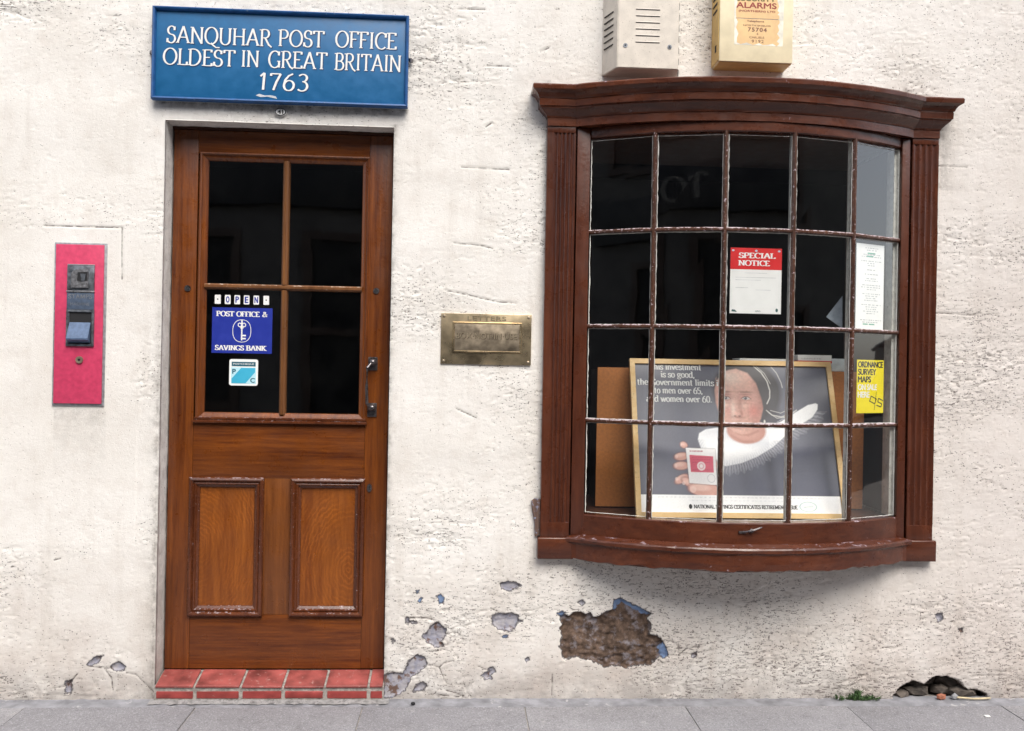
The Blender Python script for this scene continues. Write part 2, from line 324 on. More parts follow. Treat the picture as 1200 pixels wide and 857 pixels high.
# ------------------------------------------------------------------ shapes of the broken render (metres on the wall)
POLY = {"brown": [[[0.407, 0.334], [0.426, 0.345], [0.443, 0.335], [0.465, 0.351], [0.492, 0.353], [0.509, 0.34], [0.531, 0.349], [0.542, 0.332], [0.569, 0.335], [0.591, 0.351], [0.624, 0.362], [0.625, 0.401], [0.651, 0.41], [0.69, 0.39], [0.74, 0.368], [0.781, 0.347], [0.768, 0.325], [0.782, 0.297], [0.772, 0.259], [0.808, 0.256], [0.831, 0.229], [0.854, 0.177], [0.835, 0.166], [0.826, 0.177], [0.799, 0.16], [0.783, 0.138], [0.733, 0.138], [0.678, 0.124], [0.628, 0.138], [0.595, 0.124], [0.573, 0.142], [0.518, 0.16], [0.473, 0.171], [0.43, 0.157], [0.416, 0.177], [0.418, 0.198], [0.407, 0.204], [0.409, 0.229], [0.419, 0.253], [0.406, 0.28], [0.416, 0.302]]],
"blue": [[[0.624, 0.362], [0.625, 0.401], [0.651, 0.41], [0.69, 0.39], [0.74, 0.368], [0.781, 0.347], [0.762, 0.338], [0.729, 0.352], [0.701, 0.365], [0.662, 0.393], [0.64, 0.379], [0.635, 0.352]],
[[0.812, 0.204], [0.831, 0.229], [0.856, 0.175], [0.835, 0.164], [0.817, 0.182]],
[[0.396, 0.345], [0.415, 0.355], [0.432, 0.349], [0.414, 0.327]],
[[-0.091, 0.414], [-0.073, 0.423], [-0.059, 0.403], [-0.064, 0.382], [-0.077, 0.382]],
[[-0.172, 0.435], [-0.158, 0.437], [-0.161, 0.424], [-0.17, 0.422]],
[[-0.159, 0.403], [-0.147, 0.405], [-0.152, 0.39], [-0.161, 0.392]],
[[0.172, 0.252], [0.201, 0.257], [0.199, 0.249], [0.175, 0.245]]],
"grey": [[[0.162, 0.464], [0.195, 0.474], [0.222, 0.472], [0.25, 0.457], [0.228, 0.446], [0.206, 0.432], [0.185, 0.439], [0.168, 0.442]],
[[0.134, 0.334], [0.154, 0.344], [0.181, 0.341], [0.208, 0.348], [0.241, 0.339], [0.239, 0.323], [0.258, 0.312], [0.236, 0.305], [0.22, 0.274], [0.188, 0.272], [0.155, 0.283], [0.138, 0.301]],
[[-0.145, 0.257], [-0.126, 0.268], [-0.111, 0.295], [-0.084, 0.311], [-0.067, 0.295], [-0.049, 0.279], [-0.053, 0.252], [-0.066, 0.23], [-0.06, 0.214], [-0.087, 0.205], [-0.109, 0.221], [-0.125, 0.228], [-0.136, 0.241]],
[[-0.21, 0.122], [-0.189, 0.16], [-0.162, 0.178], [-0.135, 0.165], [-0.122, 0.138], [-0.15, 0.111], [-0.187, 0.084], [-0.208, 0.036], [-0.261, 0.003], [-0.293, 0.004], [-0.295, 0.095], [-0.263, 0.106], [-0.22, 0.103]],
[[-0.176, 0.03], [-0.165, 0.057], [-0.139, 0.07], [-0.12, 0.052], [-0.138, 0.03]],
[[0.093, 0.095], [0.109, 0.106], [0.131, 0.111], [0.12, 0.122], [0.141, 0.127], [0.153, 0.109], [0.131, 0.095], [0.137, 0.084], [0.11, 0.077]],
[[0.475, 0.392], [0.497, 0.4], [0.508, 0.386], [0.492, 0.377]],
[[-0.215, 0.325], [-0.201, 0.329], [-0.194, 0.314], [-0.17, 0.312], [-0.161, 0.303], [-0.197, 0.303], [-0.204, 0.289]],
[[-0.274, 0.238], [-0.26, 0.243], [-0.249, 0.232], [-0.26, 0.224]],
[[0.266, 0.16], [0.282, 0.168], [0.288, 0.157], [0.275, 0.151]],
[[-1.453, 0.138], [-1.429, 0.164], [-1.391, 0.174], [-1.41, 0.145], [-1.434, 0.132]],
[[-1.365, 0.125], [-1.334, 0.151], [-1.303, 0.132], [-1.309, 0.113], [-1.346, 0.115]],
[[-1.533, 0.074], [-1.505, 0.081], [-1.511, 0.023], [-1.533, 0.026]],
[[1.964, 0.347], [1.993, 0.353], [1.999, 0.329], [1.974, 0.314]],
[[0.949, 0.187], [0.968, 0.189], [0.968, 0.172], [0.951, 0.17]],
[[2.062, 0.288], [2.085, 0.291], [2.077, 0.269]]],
"void": [[[1.792, 0.014], [1.824, 0.051], [1.872, 0.075], [1.921, 0.062], [1.959, 0.088], [2.017, 0.094], [2.075, 0.066], [2.105, 0.037], [2.147, 0.032], [2.19, 0.02], [2.195, -0.028], [1.793, -0.028]]],
"crack": [[[0.382, 0.1], [0.381, 0.013]],
[[-0.122, 0.138], [-0.075, 0.127], [-0.045, 0.066]],
[[-0.075, 0.127], [-0.054, 0.144], [-0.016, 0.154]],
[[-0.203, 0.325], [-0.127, 0.325], [-0.1, 0.317]],
[[-0.044, 0.036], [0.03, 0.012]],
[[-0.105, 0.019], [-0.014, 0.012], [0.035, 0.007]],
[[0.893, 0.177], [0.926, 0.204], [0.981, 0.215]],
[[0.082, 0.131], [0.136, 0.109]],
[[-1.447, 0.132], [-1.384, 0.123], [-1.363, 0.123]],
[[-1.384, 0.119], [-1.358, 0.087], [-1.351, 0.036]],
[[-1.302, 0.106], [-1.264, 0.1], [-1.219, 0.055], [-1.187, 0.023]],
[[-1.577, 0.046], [-1.527, 0.055], [-1.49, 0.1]],
[[-1.586, 0.547], [-1.561, 0.554]],
[[-1.197, 0.666], [-1.186, 0.627]],
[[-1.649, 1.856], [-1.35, 1.856]],
[[-1.35, 1.856], [-1.347, 1.653]],
[[-0.078, 1.639], [0.011, 1.622], [0.124, 1.598], [0.208, 1.592]],
[[-0.025, 1.164], [0.054, 1.13]],
[[-0.048, 1.829], [0.064, 1.821], [0.109, 1.811]],
[[-0.049, 2.768], [0.06, 2.77]],
[[0.073, 2.546], [0.163, 2.547]],
[[-0.023, 2.134], [0.17, 2.131]],
[[0.285, 2.607], [0.321, 2.626]],
[[0.072, 2.299], [0.094, 2.315]],
[[1.941, 1.591], [2.125, 1.585]],
[[1.93, 2.199], [2.067, 2.197]]]}
# ------------------------------------------------------------------ the wall
DX0, DX1, DZ1 = -1.190, -.294, 2.285            # door opening
WX0, WX1, WZ0, WZ1 = .425, 1.830, .600, 2.380   # window opening
def axis(f0, f1, step, lo, hi, marks, cstep=.12):
    a = list(np.arange(f0, f1+1e-6, step)); pre = list(np.arange(lo, f0-.02, cstep)); post = list(np.arange(f1+cstep, hi+1e-6, cstep))
    a = np.array(pre+a+post)
    for mk in marks: a[np.argmin(abs(a-mk))] = mk
    return a
def build_wall():
    xs = axis(-2.0, 2.5, .005, -4.2, 5.2, [DX0, DX1, WX0, WX1]); zs = axis(-.03, 2.88, .005, -.03, 4.7, [DZ1, WZ0, WZ1])
    X, Z = np.meshgrid(xs, zs); nx, nz = len(xs), len(zs)
    def field(polys, neg=True):
        d = np.full(X.shape, .3)
        for p in polys:
            px = [q[0] for q in p]; pz = [q[1] for q in p]; mrg = .06
            i0, i1 = np.searchsorted(xs, [min(px)-mrg, max(px)+mrg]); j0, j1 = np.searchsorted(zs, [min(pz)-mrg, max(pz)+mrg])
            if i1 <= i0 or j1 <= j0: continue
            sx, sz = X[j0:j1, i0:i1], Z[j0:j1, i0:i1]
            dd = sdf_poly(sx, sz, p) if neg else sdf_line(sx, sz, p)
            d[j0:j1, i0:i1] = np.minimum(d[j0:j1, i0:i1], dd)
        return d
    br, bl, gy, vo = field(POLY['brown']), field(POLY['blue']), field(POLY['grey']), field(POLY['void']); ck = field(POLY['crack'], False)
    # how coarse the roughcast is, place by place
    r = fbm(X, Z, .55, .30, 3, 3)
    rough = np.clip((r-.42)*3.0, 0, 1)*.75
    rough += .40*np.clip((X-1.5)/.5, 0, 1)*np.clip((1.4-Z)/.8, .35, 1)
    rough += .30*np.exp(-((X-.9)/.9)**2)*np.clip((.55-Z)/.3, 0, 1)
    rough += .22*np.clip((Z-2.2)/.4, 0, 1)
    rough += .18*np.clip((.35-Z)/.3, 0, 1)
    smooth = ((X < -1.28) & (Z < 1.85) & (Z > .6)).astype(float)
    rough = np.clip(rough*(1-.65*smooth), 0.04, 1)
    # relief
    h = .010*(fbm(X, Z, .60, .28, 11, 3)-.5)+.0030*(fbm(X, Z, .12, .05, 21, 3)-.5)*(0.35+rough)
    ridg = 1-abs(2*fbm(X, Z, .16, .045, 31, 4)-1); h -= .0045*np.clip(ridg-.95, 0, .05)/.05*(.05+rough)*(fbm(X, Z, .3, .15, 95, 2) > .48)
    n2 = fbm(X, Z, .022, .013, 41, 3); h += .0050*(n2-.5)*(.10+rough); h -= .0045*np.clip(n2-.68, 0, .1)/.1*(.2+rough)
    h *= (1-.35*smooth)
    wob = .012*(fbm(X, Z, .03, .03, 51, 3)-.5)
    inside = lambda d, w=.006: np.clip(-(d+wob)/w, 0, 1)
    h -= .016*inside(br)*(1-.75*inside(bl)) + .009*inside(gy, .004) + .0045*inside(bl, .003)
    h += inside(br)*(.022*(fbm(X, Z, .06, .035, 61, 4)-.5)+.012*(fbm(X, Z, .016, .012, 65, 2)-.5))*(1-inside(bl))
    h -= .13*inside(vo, .012)
    h -= .004*np.clip(1-ck/.004, 0, 1)
    h += .006*np.exp(-((X-1.9)/.25)**2)*np.clip((.14-Z)/.1, 0, 1)
    Y = -h
    # keep the sheet flat where joinery sits against it
    grime_shade = np.zeros(X.shape)
    grime_shade += .75*np.exp(-np.abs(X-DX0+.01)/.016)*(X < DX0+.02)*np.clip((1.75-Z)/.5, 0, 1)*(Z > 0)
    grime_shade += .6*np.exp(-np.abs(X-DX1-.004)/.012)*(X > DX1-.02)*(Z < 2.3)
    grime_shade += .55*np.exp(-np.abs(X-.318)/.022)*(X < .33)*np.clip((Z-.6)/.2, 0, 1)*(Z < 2.5)*np.clip((Z-1.2), .2, 1)
    grime_shade += .55*np.exp(-np.clip((.572-Z), 0, 9)/.055)*(Z < .58)*np.clip((X-.40)/.12, 0, 1)*np.clip((1.95-X)/.12, 0, 1)  # painted sill shadow, merged with dirt on the render below it
    grime_shade += .5*np.exp(-np.clip((2.345-Z), -.05, 9)/.02)*(X > -1.24)*(X < -.24)*(Z < 2.36)*(Z > 2.27)  # dark strip below the name board, fading downwards
    grime_shade += .55*np.exp(-np.clip(np.abs(X-1.96), 0, 9)/.05)*(Z < 2.45)*(Z > 2.1)*(X > 1.92)  # painted shadow below the right end of the cornice
    grime_shade += .4*np.clip((1.15-Z)/.02, 0, 1)*np.exp(-(1.15-Z)/.12)*(X > -1.60)*(X < -1.40)*(Z < 1.15)  # darker below the stamp machine, fading downwards
    grime_shade = np.clip(grime_shade, 0, 1)
    idx = np.arange(nx*nz).reshape(nz, nx)
    cx = (xs[:-1]+xs[1:])/2; cz = (zs[:-1]+zs[1:])/2; CX, CZ = np.meshgrid(cx, cz)
    hole = ((CX > DX0) & (CX < DX1) & (CZ < DZ1)) | ((CX > WX0) & (CX < WX1) & (CZ > WZ0) & (CZ < WZ1))
    q = np.stack([idx[:-1, :-1], idx[:-1, 1:], idx[1:, 1:], idx[1:, :-1]], -1)[~hole]
    co = np.stack([X, Y, Z], -1).reshape(-1, 3)
    # returns of the door opening, running back to the frame
    extra_v, extra_f = [], []; base = len(co); depth = 6
    def ret(line, sx, sz):
        nonlocal base
        n = len(line); rng = np.random.RandomState(5); c0 = co[line]
        prev = line
        for k in range(1, depth+1):
            t = k/depth; c = c0.copy(); c[:, 1] = c0[:, 1]*(1-t)+.115*t
            amp = (.0035*(fbm(c0[:, 0]+k*.02, c0[:, 2]+k*.013, .05, .05, 71, 3)-.5)*2)
            c[:, 0] += sx*amp; c[:, 2] += sz*amp
            extra_v.append(c); cur = np.arange(base, base+n); base += n
            extra_f.append(np.stack([prev[:-1], prev[1:], cur[1:], cur[:-1]], -1)); prev = cur
    ia, ib = np.argmin(abs(xs-DX0)), np.argmin(abs(xs-DX1)); jt = np.argmin(abs(zs-DZ1))
    ret(idx[:jt+1, ia], 1, 0); ret(idx[:jt+1, ib], 1, 0); ret(idx[jt, ia:ib+1], 0, 1)
    ia2, ib2 = np.argmin(abs(xs-WX0)), np.argmin(abs(xs-WX1)); jb, jt2 = np.argmin(abs(zs-WZ0)), np.argmin(abs(zs-WZ1))
    co2 = np.concatenate([co]+extra_v); q2 = np.concatenate([q]+extra_f)
    me = bpy.data.meshes.new('roughcast'); me.vertices.add(len(co2)); me.vertices.foreach_set('co', co2.astype('f').ravel())
    me.loops.add(len(q2)*4); me.loops.foreach_set('vertex_index', q2.astype('i').ravel())
    me.polygons.add(len(q2)); me.polygons.foreach_set('loop_start', np.arange(0, len(q2)*4, 4, dtype='i')); me.polygons.foreach_set('loop_total', np.full(len(q2), 4, 'i'))
    me.update(calc_edges=True); me.polygons.foreach_set('use_smooth', np.ones(len(q2), bool))
    ext = len(co2)-len(co)
    for nm, arr, fill in (('brown', br, .3), ('blue', bl, .3), ('grey', gy, .3), ('void', vo, .3), ('crack', ck, .3), ('rough', rough, .25), ('grime_shade', grime_shade, .25)):
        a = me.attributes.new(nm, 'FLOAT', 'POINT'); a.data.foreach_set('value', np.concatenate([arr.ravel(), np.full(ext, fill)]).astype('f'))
    me.materials.append(WALL)
    return me
wall = empty('rendered_wall', (0, 0, 0), 'white painted roughcast wall with flaking patches, holding the door and bow window', 'wall')
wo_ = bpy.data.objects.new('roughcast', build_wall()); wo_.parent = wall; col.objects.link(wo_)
k = MB()
for x0, x1, z0, z1 in ((-4.2, DX0-.012, -.1, 4.7), (DX1+.012, WX0-.012, -.1, 4.7), (WX1+.012, 5.2, -.1, 4.7), (DX0-.012, DX1+.012, DZ1+.012, 4.7), (WX0-.012, WX1+.012, -.1, WZ0-.03), (WX0-.012, WX1+.012, WZ1+.01, 4.7)):
    k.box(x0, x1, .118, .45, z0, z1)
k.build('masonry', GROUT, wall)
rf = MB(); rf.prism([(-.25, 4.68), (3.2, 6.6), (3.2, 6.5), (-.25, 4.58)], lambda a, b, d: Vector((d, a, b)), -4.3, 5.3); rf.build('roof', plain('roof_slate', (.10, .11, .13), .7), wall)
for (x, y, z, r, sq) in ((1.84, .03, .012, .034, (1.3, 1, .6)), (1.90, .045, .020, .042, (1.4, 1, .6)), (2.02, .05, .022, .036, (1.2, 1, .7)), (2.10, .04, .018, .05, (1.5, 1, .5)), (1.93, .08, .055, .055, (1.6, .8, .5)), (2.09, .085, .05, .06, (1.5, .8, .6)), (2.24, .06, .03, .05, (1.5, 1, .6))):
    s = MB().ball((x, y, z), r, 1, sq, .22); s.build('stone', STONE, wall)

# interior of the shop, seen dimly through the panes
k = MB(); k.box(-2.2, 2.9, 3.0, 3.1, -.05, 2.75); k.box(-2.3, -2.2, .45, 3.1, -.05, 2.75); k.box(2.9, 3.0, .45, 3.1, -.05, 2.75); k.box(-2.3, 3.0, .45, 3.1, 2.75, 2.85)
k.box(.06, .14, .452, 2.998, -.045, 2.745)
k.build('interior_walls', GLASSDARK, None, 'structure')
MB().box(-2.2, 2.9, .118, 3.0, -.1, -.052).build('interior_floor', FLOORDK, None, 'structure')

# ------------------------------------------------------------------ sweeps
def offset_path(path, o):
    out = []; n = len(path)
    for i, p in enumerate(path):
        ns = []
        for a, b in ((i-1, i), (i, i+1)):
            if a >= 0 and b < n:
                dx, dy = path[b][0]-path[a][0], path[b][1]-path[a][1]; L = math.hypot(dx, dy) or 1
                ns.append((dy/L, -dx/L))
        nx_ = sum(q[0] for q in ns)/len(ns); ny_ = sum(q[1] for q in ns)/len(ns); l2 = nx_*nx_+ny_*ny_
        out.append((p[0]+o*nx_/max(l2, .3), p[1]+o*ny_/max(l2, .3)))
    return out
def sweep(mb, path, prof, cap_top=True, cap_bot=True, wob=0.0, seed=3, wobz=None, smooth=False):
    """path (x,y) from left to right, prof = [(outward offset, z)] from bottom to top"""
    rng = random.Random(seed); n = len(path); rows = []
    xa = np.array([p[0] for p in path]); nzz = [(fbm(xa, xa*0+i*.31, .05, .05, seed+i, 3)-.5)*2 for i in range(len(prof))]
    for i, (o, z) in enumerate(prof):
        P = offset_path(path, o)
        rows.append([(P[j][0], P[j][1]-wob*nzz[i][j], z+(wobz if wobz is not None else wob)*nzz[(i+1) % len(prof)][j]*(1)) for j in range(n)])
    vs = [v for r_ in rows for v in r_]; fs = [[i*n+j, i*n+j+1, (i+1)*n+j+1, (i+1)*n+j] for i in range(len(prof)-1) for j in range(n-1)]
    if cap_bot: fs.append(list(range(n))[::-1])
    if cap_top: fs.append([(len(prof)-1)*n+j for j in range(n)])
    mb.add(vs, fs, smooth); return mb
def arc_pts(cx, a, s, y0, n, x0=None, x1=None):
    R = (a*a+s*s)/(2*s); th = math.asin(a/R)
    return [(cx+R*math.sin(t), y0-(R*math.cos(t)-(R-s))) for t in np.linspace(-th, th, n)]
def dens(p, q, n): return [(p[0]+(q[0]-p[0])*i/n, p[1]+(q[1]-p[1])*i/n) for i in range(n)]

# ------------------------------------------------------------------ bow window
CX_, HA, SG = 1.137, .644, .180
R_ = (HA*HA+SG*SG)/(2*SG); TH = math.asin(HA/R_)
bow = empty('bow_window', (1.125, 0, .57), 'chestnut brown painted bow window of twenty small panes with moulded cornice', 'window')
L0, L1, R0, R1 = .319, .434, 1.820, 1.930
front = -.035
ent = dens((L0, .03), (L0, front), 2)+dens((L0, front), (L1, front), 6)+arc_pts(1.127, .693, .165, front, 70)+dens((R0+.002, front), (R1, front), 6)[1:]+dens((R1, front), (R1, .03), 2)+[(R1, .03)]
k = MB(); sweep(k, ent, [(0, 2.303), (0, 2.346), (.0001, 2.347)], wob=.0012); k.build('frieze', WPAINTH, bow)
k = MB(); sweep(k, ent, [(o, 2.336+(z-2.357)*.92) for o, z in [(.003, 2.357), (.004, 2.362), (.008, 2.367), (.014, 2.374), (.023, 2.384), (.030, 2.391), (.031, 2.397), (.036, 2.399), (.037, 2.424), (.035, 2.428), (.040, 2.432), (.043, 2.440), (.049, 2.450), (.058, 2.457), (.064, 2.461), (.065, 2.463), (.066, 2.478), (.062, 2.484)]], wob=.0011, seed=9)
k.build('cornice', WPAINTH, bow)
# pilasters with flutes
for x0, x1, nf in ((L0, L1, 5), (R0, R1, 4)):
    yf = -.029; p = []; mg = .027 if nf == 5 else .005; mr = .005; wfl = (x1-x0-mg-mr)/nf
    p.append((x0, .03)); p.append((x0, yf)); p.append((x0+mg, yf))
    for f in range(nf):
        a0 = x0+mg+f*wfl
        for q in range(1, 8): t = q/8; p.append((a0+wfl*(.10+.80*t), yf+.0055*math.sin(math.pi*t)))
        if f < nf-1: p.append((a0+wfl, yf-.0006))
    p += [(x1-mr, yf), (x1, yf), (x1, .03)]
    k = MB(); zz = np.linspace(.718, 2.278, 40); rng = random.Random(4); n = len(p)
    k.add([(x+.0006*rng.uniform(-1, 1), y+.0005*rng.uniform(-1, 1), z) for z in zz for x, y in p], [[i*n+j, i*n+j+1, (i+1)*n+j+1, (i+1)*n+j] for i in range(39) for j in range(n-1)])
    k.box(x0+.0005, x1-.0005, yf-.0008, .03, .657, .7185, .002); k.box(x0+.0005, x1-.0005, yf-.0008, .03, 2.2775, 2.3035, .002)
    k.build('pilaster', WPAINT, bow)
for x0, x1 in ((.309, .452), (1.806, 1.942)):
    MB().box(x0, x1, -.040, .03, .572, .657, .004).jitter(.0012, 3).build('plinth_block', WPAINTH, bow)
# sill
sl_ = dens((.430, .03), (.430, -.034), 2)+dens((.430, -.034), (.462, -.046), 3)+arc_pts(1.130, .668, .200, -.046, 90)+dens((1.798, -.046), (1.829, -.034), 3)[1:]+[(1.829, -.034), (1.829, .03)]
k = MB(); sweep(k, sl_, [(-.012, .571), (0, .576), (.001, .60), (.001, .635), (.004, .640), (.009, .643), (.010, .655), (.006, .661), (-.035, .669)], wob=.0018, seed=5, wobz=.0022); k.v = [(x, y, z+(.014*(float(vnoise(np.array([x]), np.array([0.]), .05, 1, 9)[0])-.5)+.008*(float(vnoise(np.array([x]), np.array([0.]), .014, 1, 10)[0])-.5) if z < .59 else 0)) for x, y, z in k.v]; k.build('sill', WPAINTH, bow)
# glazed sash: rails follow the bow, panes are flat lights between upright bars
def bowp(th, r=0.0): return (CX_+(R_+r)*math.sin(th), -((R_+r)*math.cos(th)-(R_-SG)))
def bow_arc(n, r=0.0, t0=-TH, t1=TH): return [bowp(t, r) for t in np.linspace(t0, t1, n)]
def curved_bar(name, r0, r1, z0, z1, mat, wob=.0012, ext=.012, seed=1, nose=.004, label=None):
    pf = bow_arc(90, r1, -TH-ext, TH+ext); pb = bow_arc(90, r0, -TH-ext, TH+ext)
    n = 90; xa = np.array([p[0] for p in pf]); a = (fbm(xa, xa*0, .03, .03, seed, 3)-.5)*2*wob; b = (fbm(xa, xa*0+3, .03, .03, seed+5, 3)-.5)*2*wob
    pm = bow_arc(90, r1-nose, -TH-ext, TH+ext)
    rows = [[(pb[j][0], pb[j][1], z0) for j in range(n)], [(pm[j][0], pm[j][1], z0+a[j]) for j in range(n)], [(pf[j][0], pf[j][1]-b[j], z0+nose+a[j]) for j in range(n)],
            [(pf[j][0], pf[j][1]-b[j], z1-nose+b[j]) for j in range(n)], [(pm[j][0], pm[j][1], z1+b[j]) for j in range(n)], [(pb[j][0], pb[j][1], z1) for j in range(n)]]
    k = MB(); m_ = len(rows)
    k.add([v for r_ in rows for v in r_], [[i*n+j, ((i+1) % m_)*n+j, ((i+1) % m_)*n+j+1, i*n+j+1] for i in range(m_) for j in range(n-1)]+[[i*n for i in range(m_)], [i*n+n-1 for i in range(m_)][::-1]], True)
    return k.build(name, mat, bow, label=label)
ZB, ZT = .750, 2.263; ROW = (ZT-ZB)/4
curved_bar('bottom_rail', -.030, .020, .660, ZB, WPAINTH, seed=2)
curved_bar('top_rail', -.030, .014, ZT, 2.3045, WPAINTH, seed=8)
angs = np.linspace(-TH, TH, 6)
for side, t in ((-1, -TH), (1, TH)):
    c = bowp(t); k = MB()
    x0, x1 = (c[0]-.052, c[0]+.001) if side < 0 else (c[0]-.001, c[0]+.032)
    k.box(x0, x1, -.024, -.002, .662, 2.300, .003).build('jamb', WPAINT, bow)
    k = MB(); k.box((c[0]-.03) if side < 0 else c[0]-.022, (c[0]+.004) if side < 0 else c[0]+.03, .002, .065, .752, 2.262, .002).build('inner_jamb', PALE, bow)
    k = MB(); k.box(L1+.001 if side < 0 else x1+.001, x0-.001 if side < 0 else R0-.001, .004, .03, .665, 2.302).build('rebate', WPAINT, bow)
def upright(t, seed):
    nrm = Vector((math.sin(t), -math.cos(t), 0)); tg = Vector((math.cos(t), math.sin(t), 0)); c = Vector((*bowp(t), 0))
    rng = random.Random(seed); zz = np.linspace(ZB-.004, ZT+.004, 120); wv = (fbm(zz, zz*0, .03, .03, seed, 3)-.5)*.0030; wn = (fbm(zz, zz*0+5, .03, .03, seed+3, 3)-.5)*.0030
    def run(prof, wobk, smooth=True):
        k = MB(); n = len(prof)
        k.add([tuple(c+tg*(a+wobk*wv[i]*(1 if a > 0 else -1))+nrm*(b+wobk*wn[i]*(b > 0))+Vector((0, 0, z))) for i, z in enumerate(zz) for a, b in prof],
              [[i*n+j, i*n+(j+1) % n, (i+1)*n+(j+1) % n, (i+1)*n+j] for i in range(len(zz)-1) for j in range(n)]+[list(range(n)), [(len(zz)-1)*n+j for j in range(n)]], smooth); return k
    o = run([(-.0105, -.002), (-.0095, .003), (-.0065, .012), (-.0035, .0155), (.0035, .0155), (.0065, .012), (.0095, .003), (.0105, -.002)], 1).build('glazing_bar', WBAR, bow)
    run([(-.010, -.0045), (-.007, -.024), (.007, -.024), (.010, -.0045)], 0, False).build('inner_face', PALE, o)
for i in range(1, 5): upright(angs[i], 10+i)
for j in range(1, 4):
    z = ZB+ROW*j
    curved_bar('glazing_bar', -.0015, .0135, z-.0085, z+.0075, WBAR, wob=.0022, ext=.012, seed=20+j, nose=.0045)
    ob = curved_bar('inner_face', -.030, -.0046, z-.006, z+.006, PALE, wob=0, ext=0, seed=30+j, nose=.001)
# panes, each set a touch differently
pm = []
for i in range(5):
    a, b = Vector((*bowp(angs[i]), 0)), Vector((*bowp(angs[i+1]), 0)); tg = (b-a).normalized(); nrm = Vector((tg.y, -tg.x, 0))
    pm.append((a, tg, nrm, (b-a).length))
    for j in range(4):
        rng = random.Random(i*7+j); z0 = ZB+ROW*j; e = [rng.uniform(-.0009, .0009) for _ in range(4)]
        k = MB(); qs = [(a, z0), (b, z0), (b, z0+ROW), (a, z0+ROW)]
        f_ = [p+nrm*(.0014+e[n_])+Vector((0, 0, z)) for n_, (p, z) in enumerate(qs)]
        k.add(f_, [[0, 1, 2, 3]]); k.build('pane', GLASS, bow)
        # ragged pale putty line on the street side of the glass
        k = MB(); L = (b-a).length
        def strip(p0, p1, wd, dn):
            n = 24; vs = []
            for q in range(n+1):
                t = q/n; c = p0+(p1-p0)*t; ww = wd*rng.uniform(.55, 1.2)
                vs += [c+nrm*.0032, c+dn*ww+nrm*.0032, c+dn*ww*.5+nrm*.0062]
            k.add(vs, [[3*q, 3*q+3, 3*q+5, 3*q+2] for q in range(n)]+[[3*q+1, 3*q+2, 3*q+5, 3*q+4] for q in range(n)])
        zu = Vector((0, 0, 1)); A0 = a+tg*.0095+zu*z0; 
        strip(a+tg*.0088+zu*(z0+.008), a+tg*.0088+zu*(z0+ROW-.008), .0048, tg)
        strip(b-tg*.0088+zu*(z0+.008), b-tg*.0088+zu*(z0+ROW-.008), .0026, -tg)
        strip(a+tg*.009+zu*(z0+ROW-.0095), b-tg*.009+zu*(z0+ROW-.0095), .0022, -zu)
        strip(a+tg*.009+zu*(z0+.0065), b-tg*.009+zu*(z0+.0065), .0022, zu)
        k.build('putty_line', PALE, bow)
# inner board, linings and head
k = MB(); bo = bow_arc(40, -.034)+[(WX1-.004, .60), (WX0+.004, .60)]
k.add([(x, y, z) for z in (.700, .742) for x, y in bo], [list(range(42))[::-1], list(range(42, 84))]+[[i, (i+1) % 42, 42+(i+1) % 42, 42+i] for i in range(42)])
k.build('window_board', plain('worn_brown_board', (.085, .035, .022), .45, var=.3, scale=20), bow)
LIN = plain('brown_lining_boards', (.075, .045, .035), .5)
MB().box(WX0+.002, WX0+.014, .066, .60, .743, 2.30).build('lining', LIN, bow); MB().box(WX1-.014, WX1-.002, .066, .60, .743, 2.30).build('lining', LIN, bow)
k = MB(); k.add([(x, y, z) for z in (2.306, 2.33) for x, y in bo], [list(range(42))[::-1], list(range(42, 84))]+[[i, (i+1) % 42, 42+(i+1) % 42, 42+i] for i in range(42)]); k.build('soffit', LIN, bow)
# roof board of the bow behind the cornice is closed by the cornice top itself; catch on the bottom rail
k = MB(); cz_ = .722; y_ = -.205
k.tube([(1.085, y_+.003, cz_-.006), (1.10, y_-.008, cz_-.002), (1.125, y_-.010, cz_+.004), (1.150, y_-.010, cz_+.013), (1.158, y_-.006, cz_+.015)], [.003, .004, .0045, .003, .002]); k.ball((1.118, y_-.004, cz_), .009, 2, (1, .6, 1)); k.box(1.07, 1.10, y_-.001, y_+.006, cz_-.010, cz_-.002, .001)
k.build('catch', IRON, bow)
# splintered batten left where the render has fallen away beside the left pilaster
fl = [(.284, .800), (.296, .812), (.318, .806), (.318, .664), (.300, .660), (.297, .715), (.287, .762)]
MB().prism(fl, at(.0), .004, .016).jitter(.002, 8).build('broken_batten', wood('bare_weathered_wood', (.10, .06, .05), (.26, .17, .13), .8, chips=((.25, .27, .36), 60, .55)), bow)

# ------------------------------------------------------------------ door
DY = .090
door = empty('panelled_door', (-.745, DY, .09), 'varnished brown wooden door with four glass lights above two raised panels', 'door')
AT = at(DY)
def bx(name, x0, x1, z0, z1, d0, d1, mat, bev=.002, parent=None, label=None): return MB().box(x0, x1, DY-d1, DY-d0, z0, z1, bev).build(name, mat, parent or door, label=label)
bx('stile', -1.183, -1.0865, .093, 2.272, -.045, 0, DOOR); bx('stile', -.3965, -.304, .093, 2.272, -.045, 0, DOOR)
bx('top_rail', -1.086, -.397, 2.1785, 2.2722, -.045, -.0012, DOORH); bx('lock_rail', -1.086, -.397, .866, 1.096, -.045, -.0012, DOORH)
bx('bottom_rail', -1.086, -.397, .0925, .312, -.045, -.0012, DOORH); bx('muntin', -.802, -.684, .3125, .8655, -.045, -.0012, wood('varnished_muntin', (.115, .034, .008), (.225, .072, .016), .33, (1, 1, .05), 80, coat=.25))
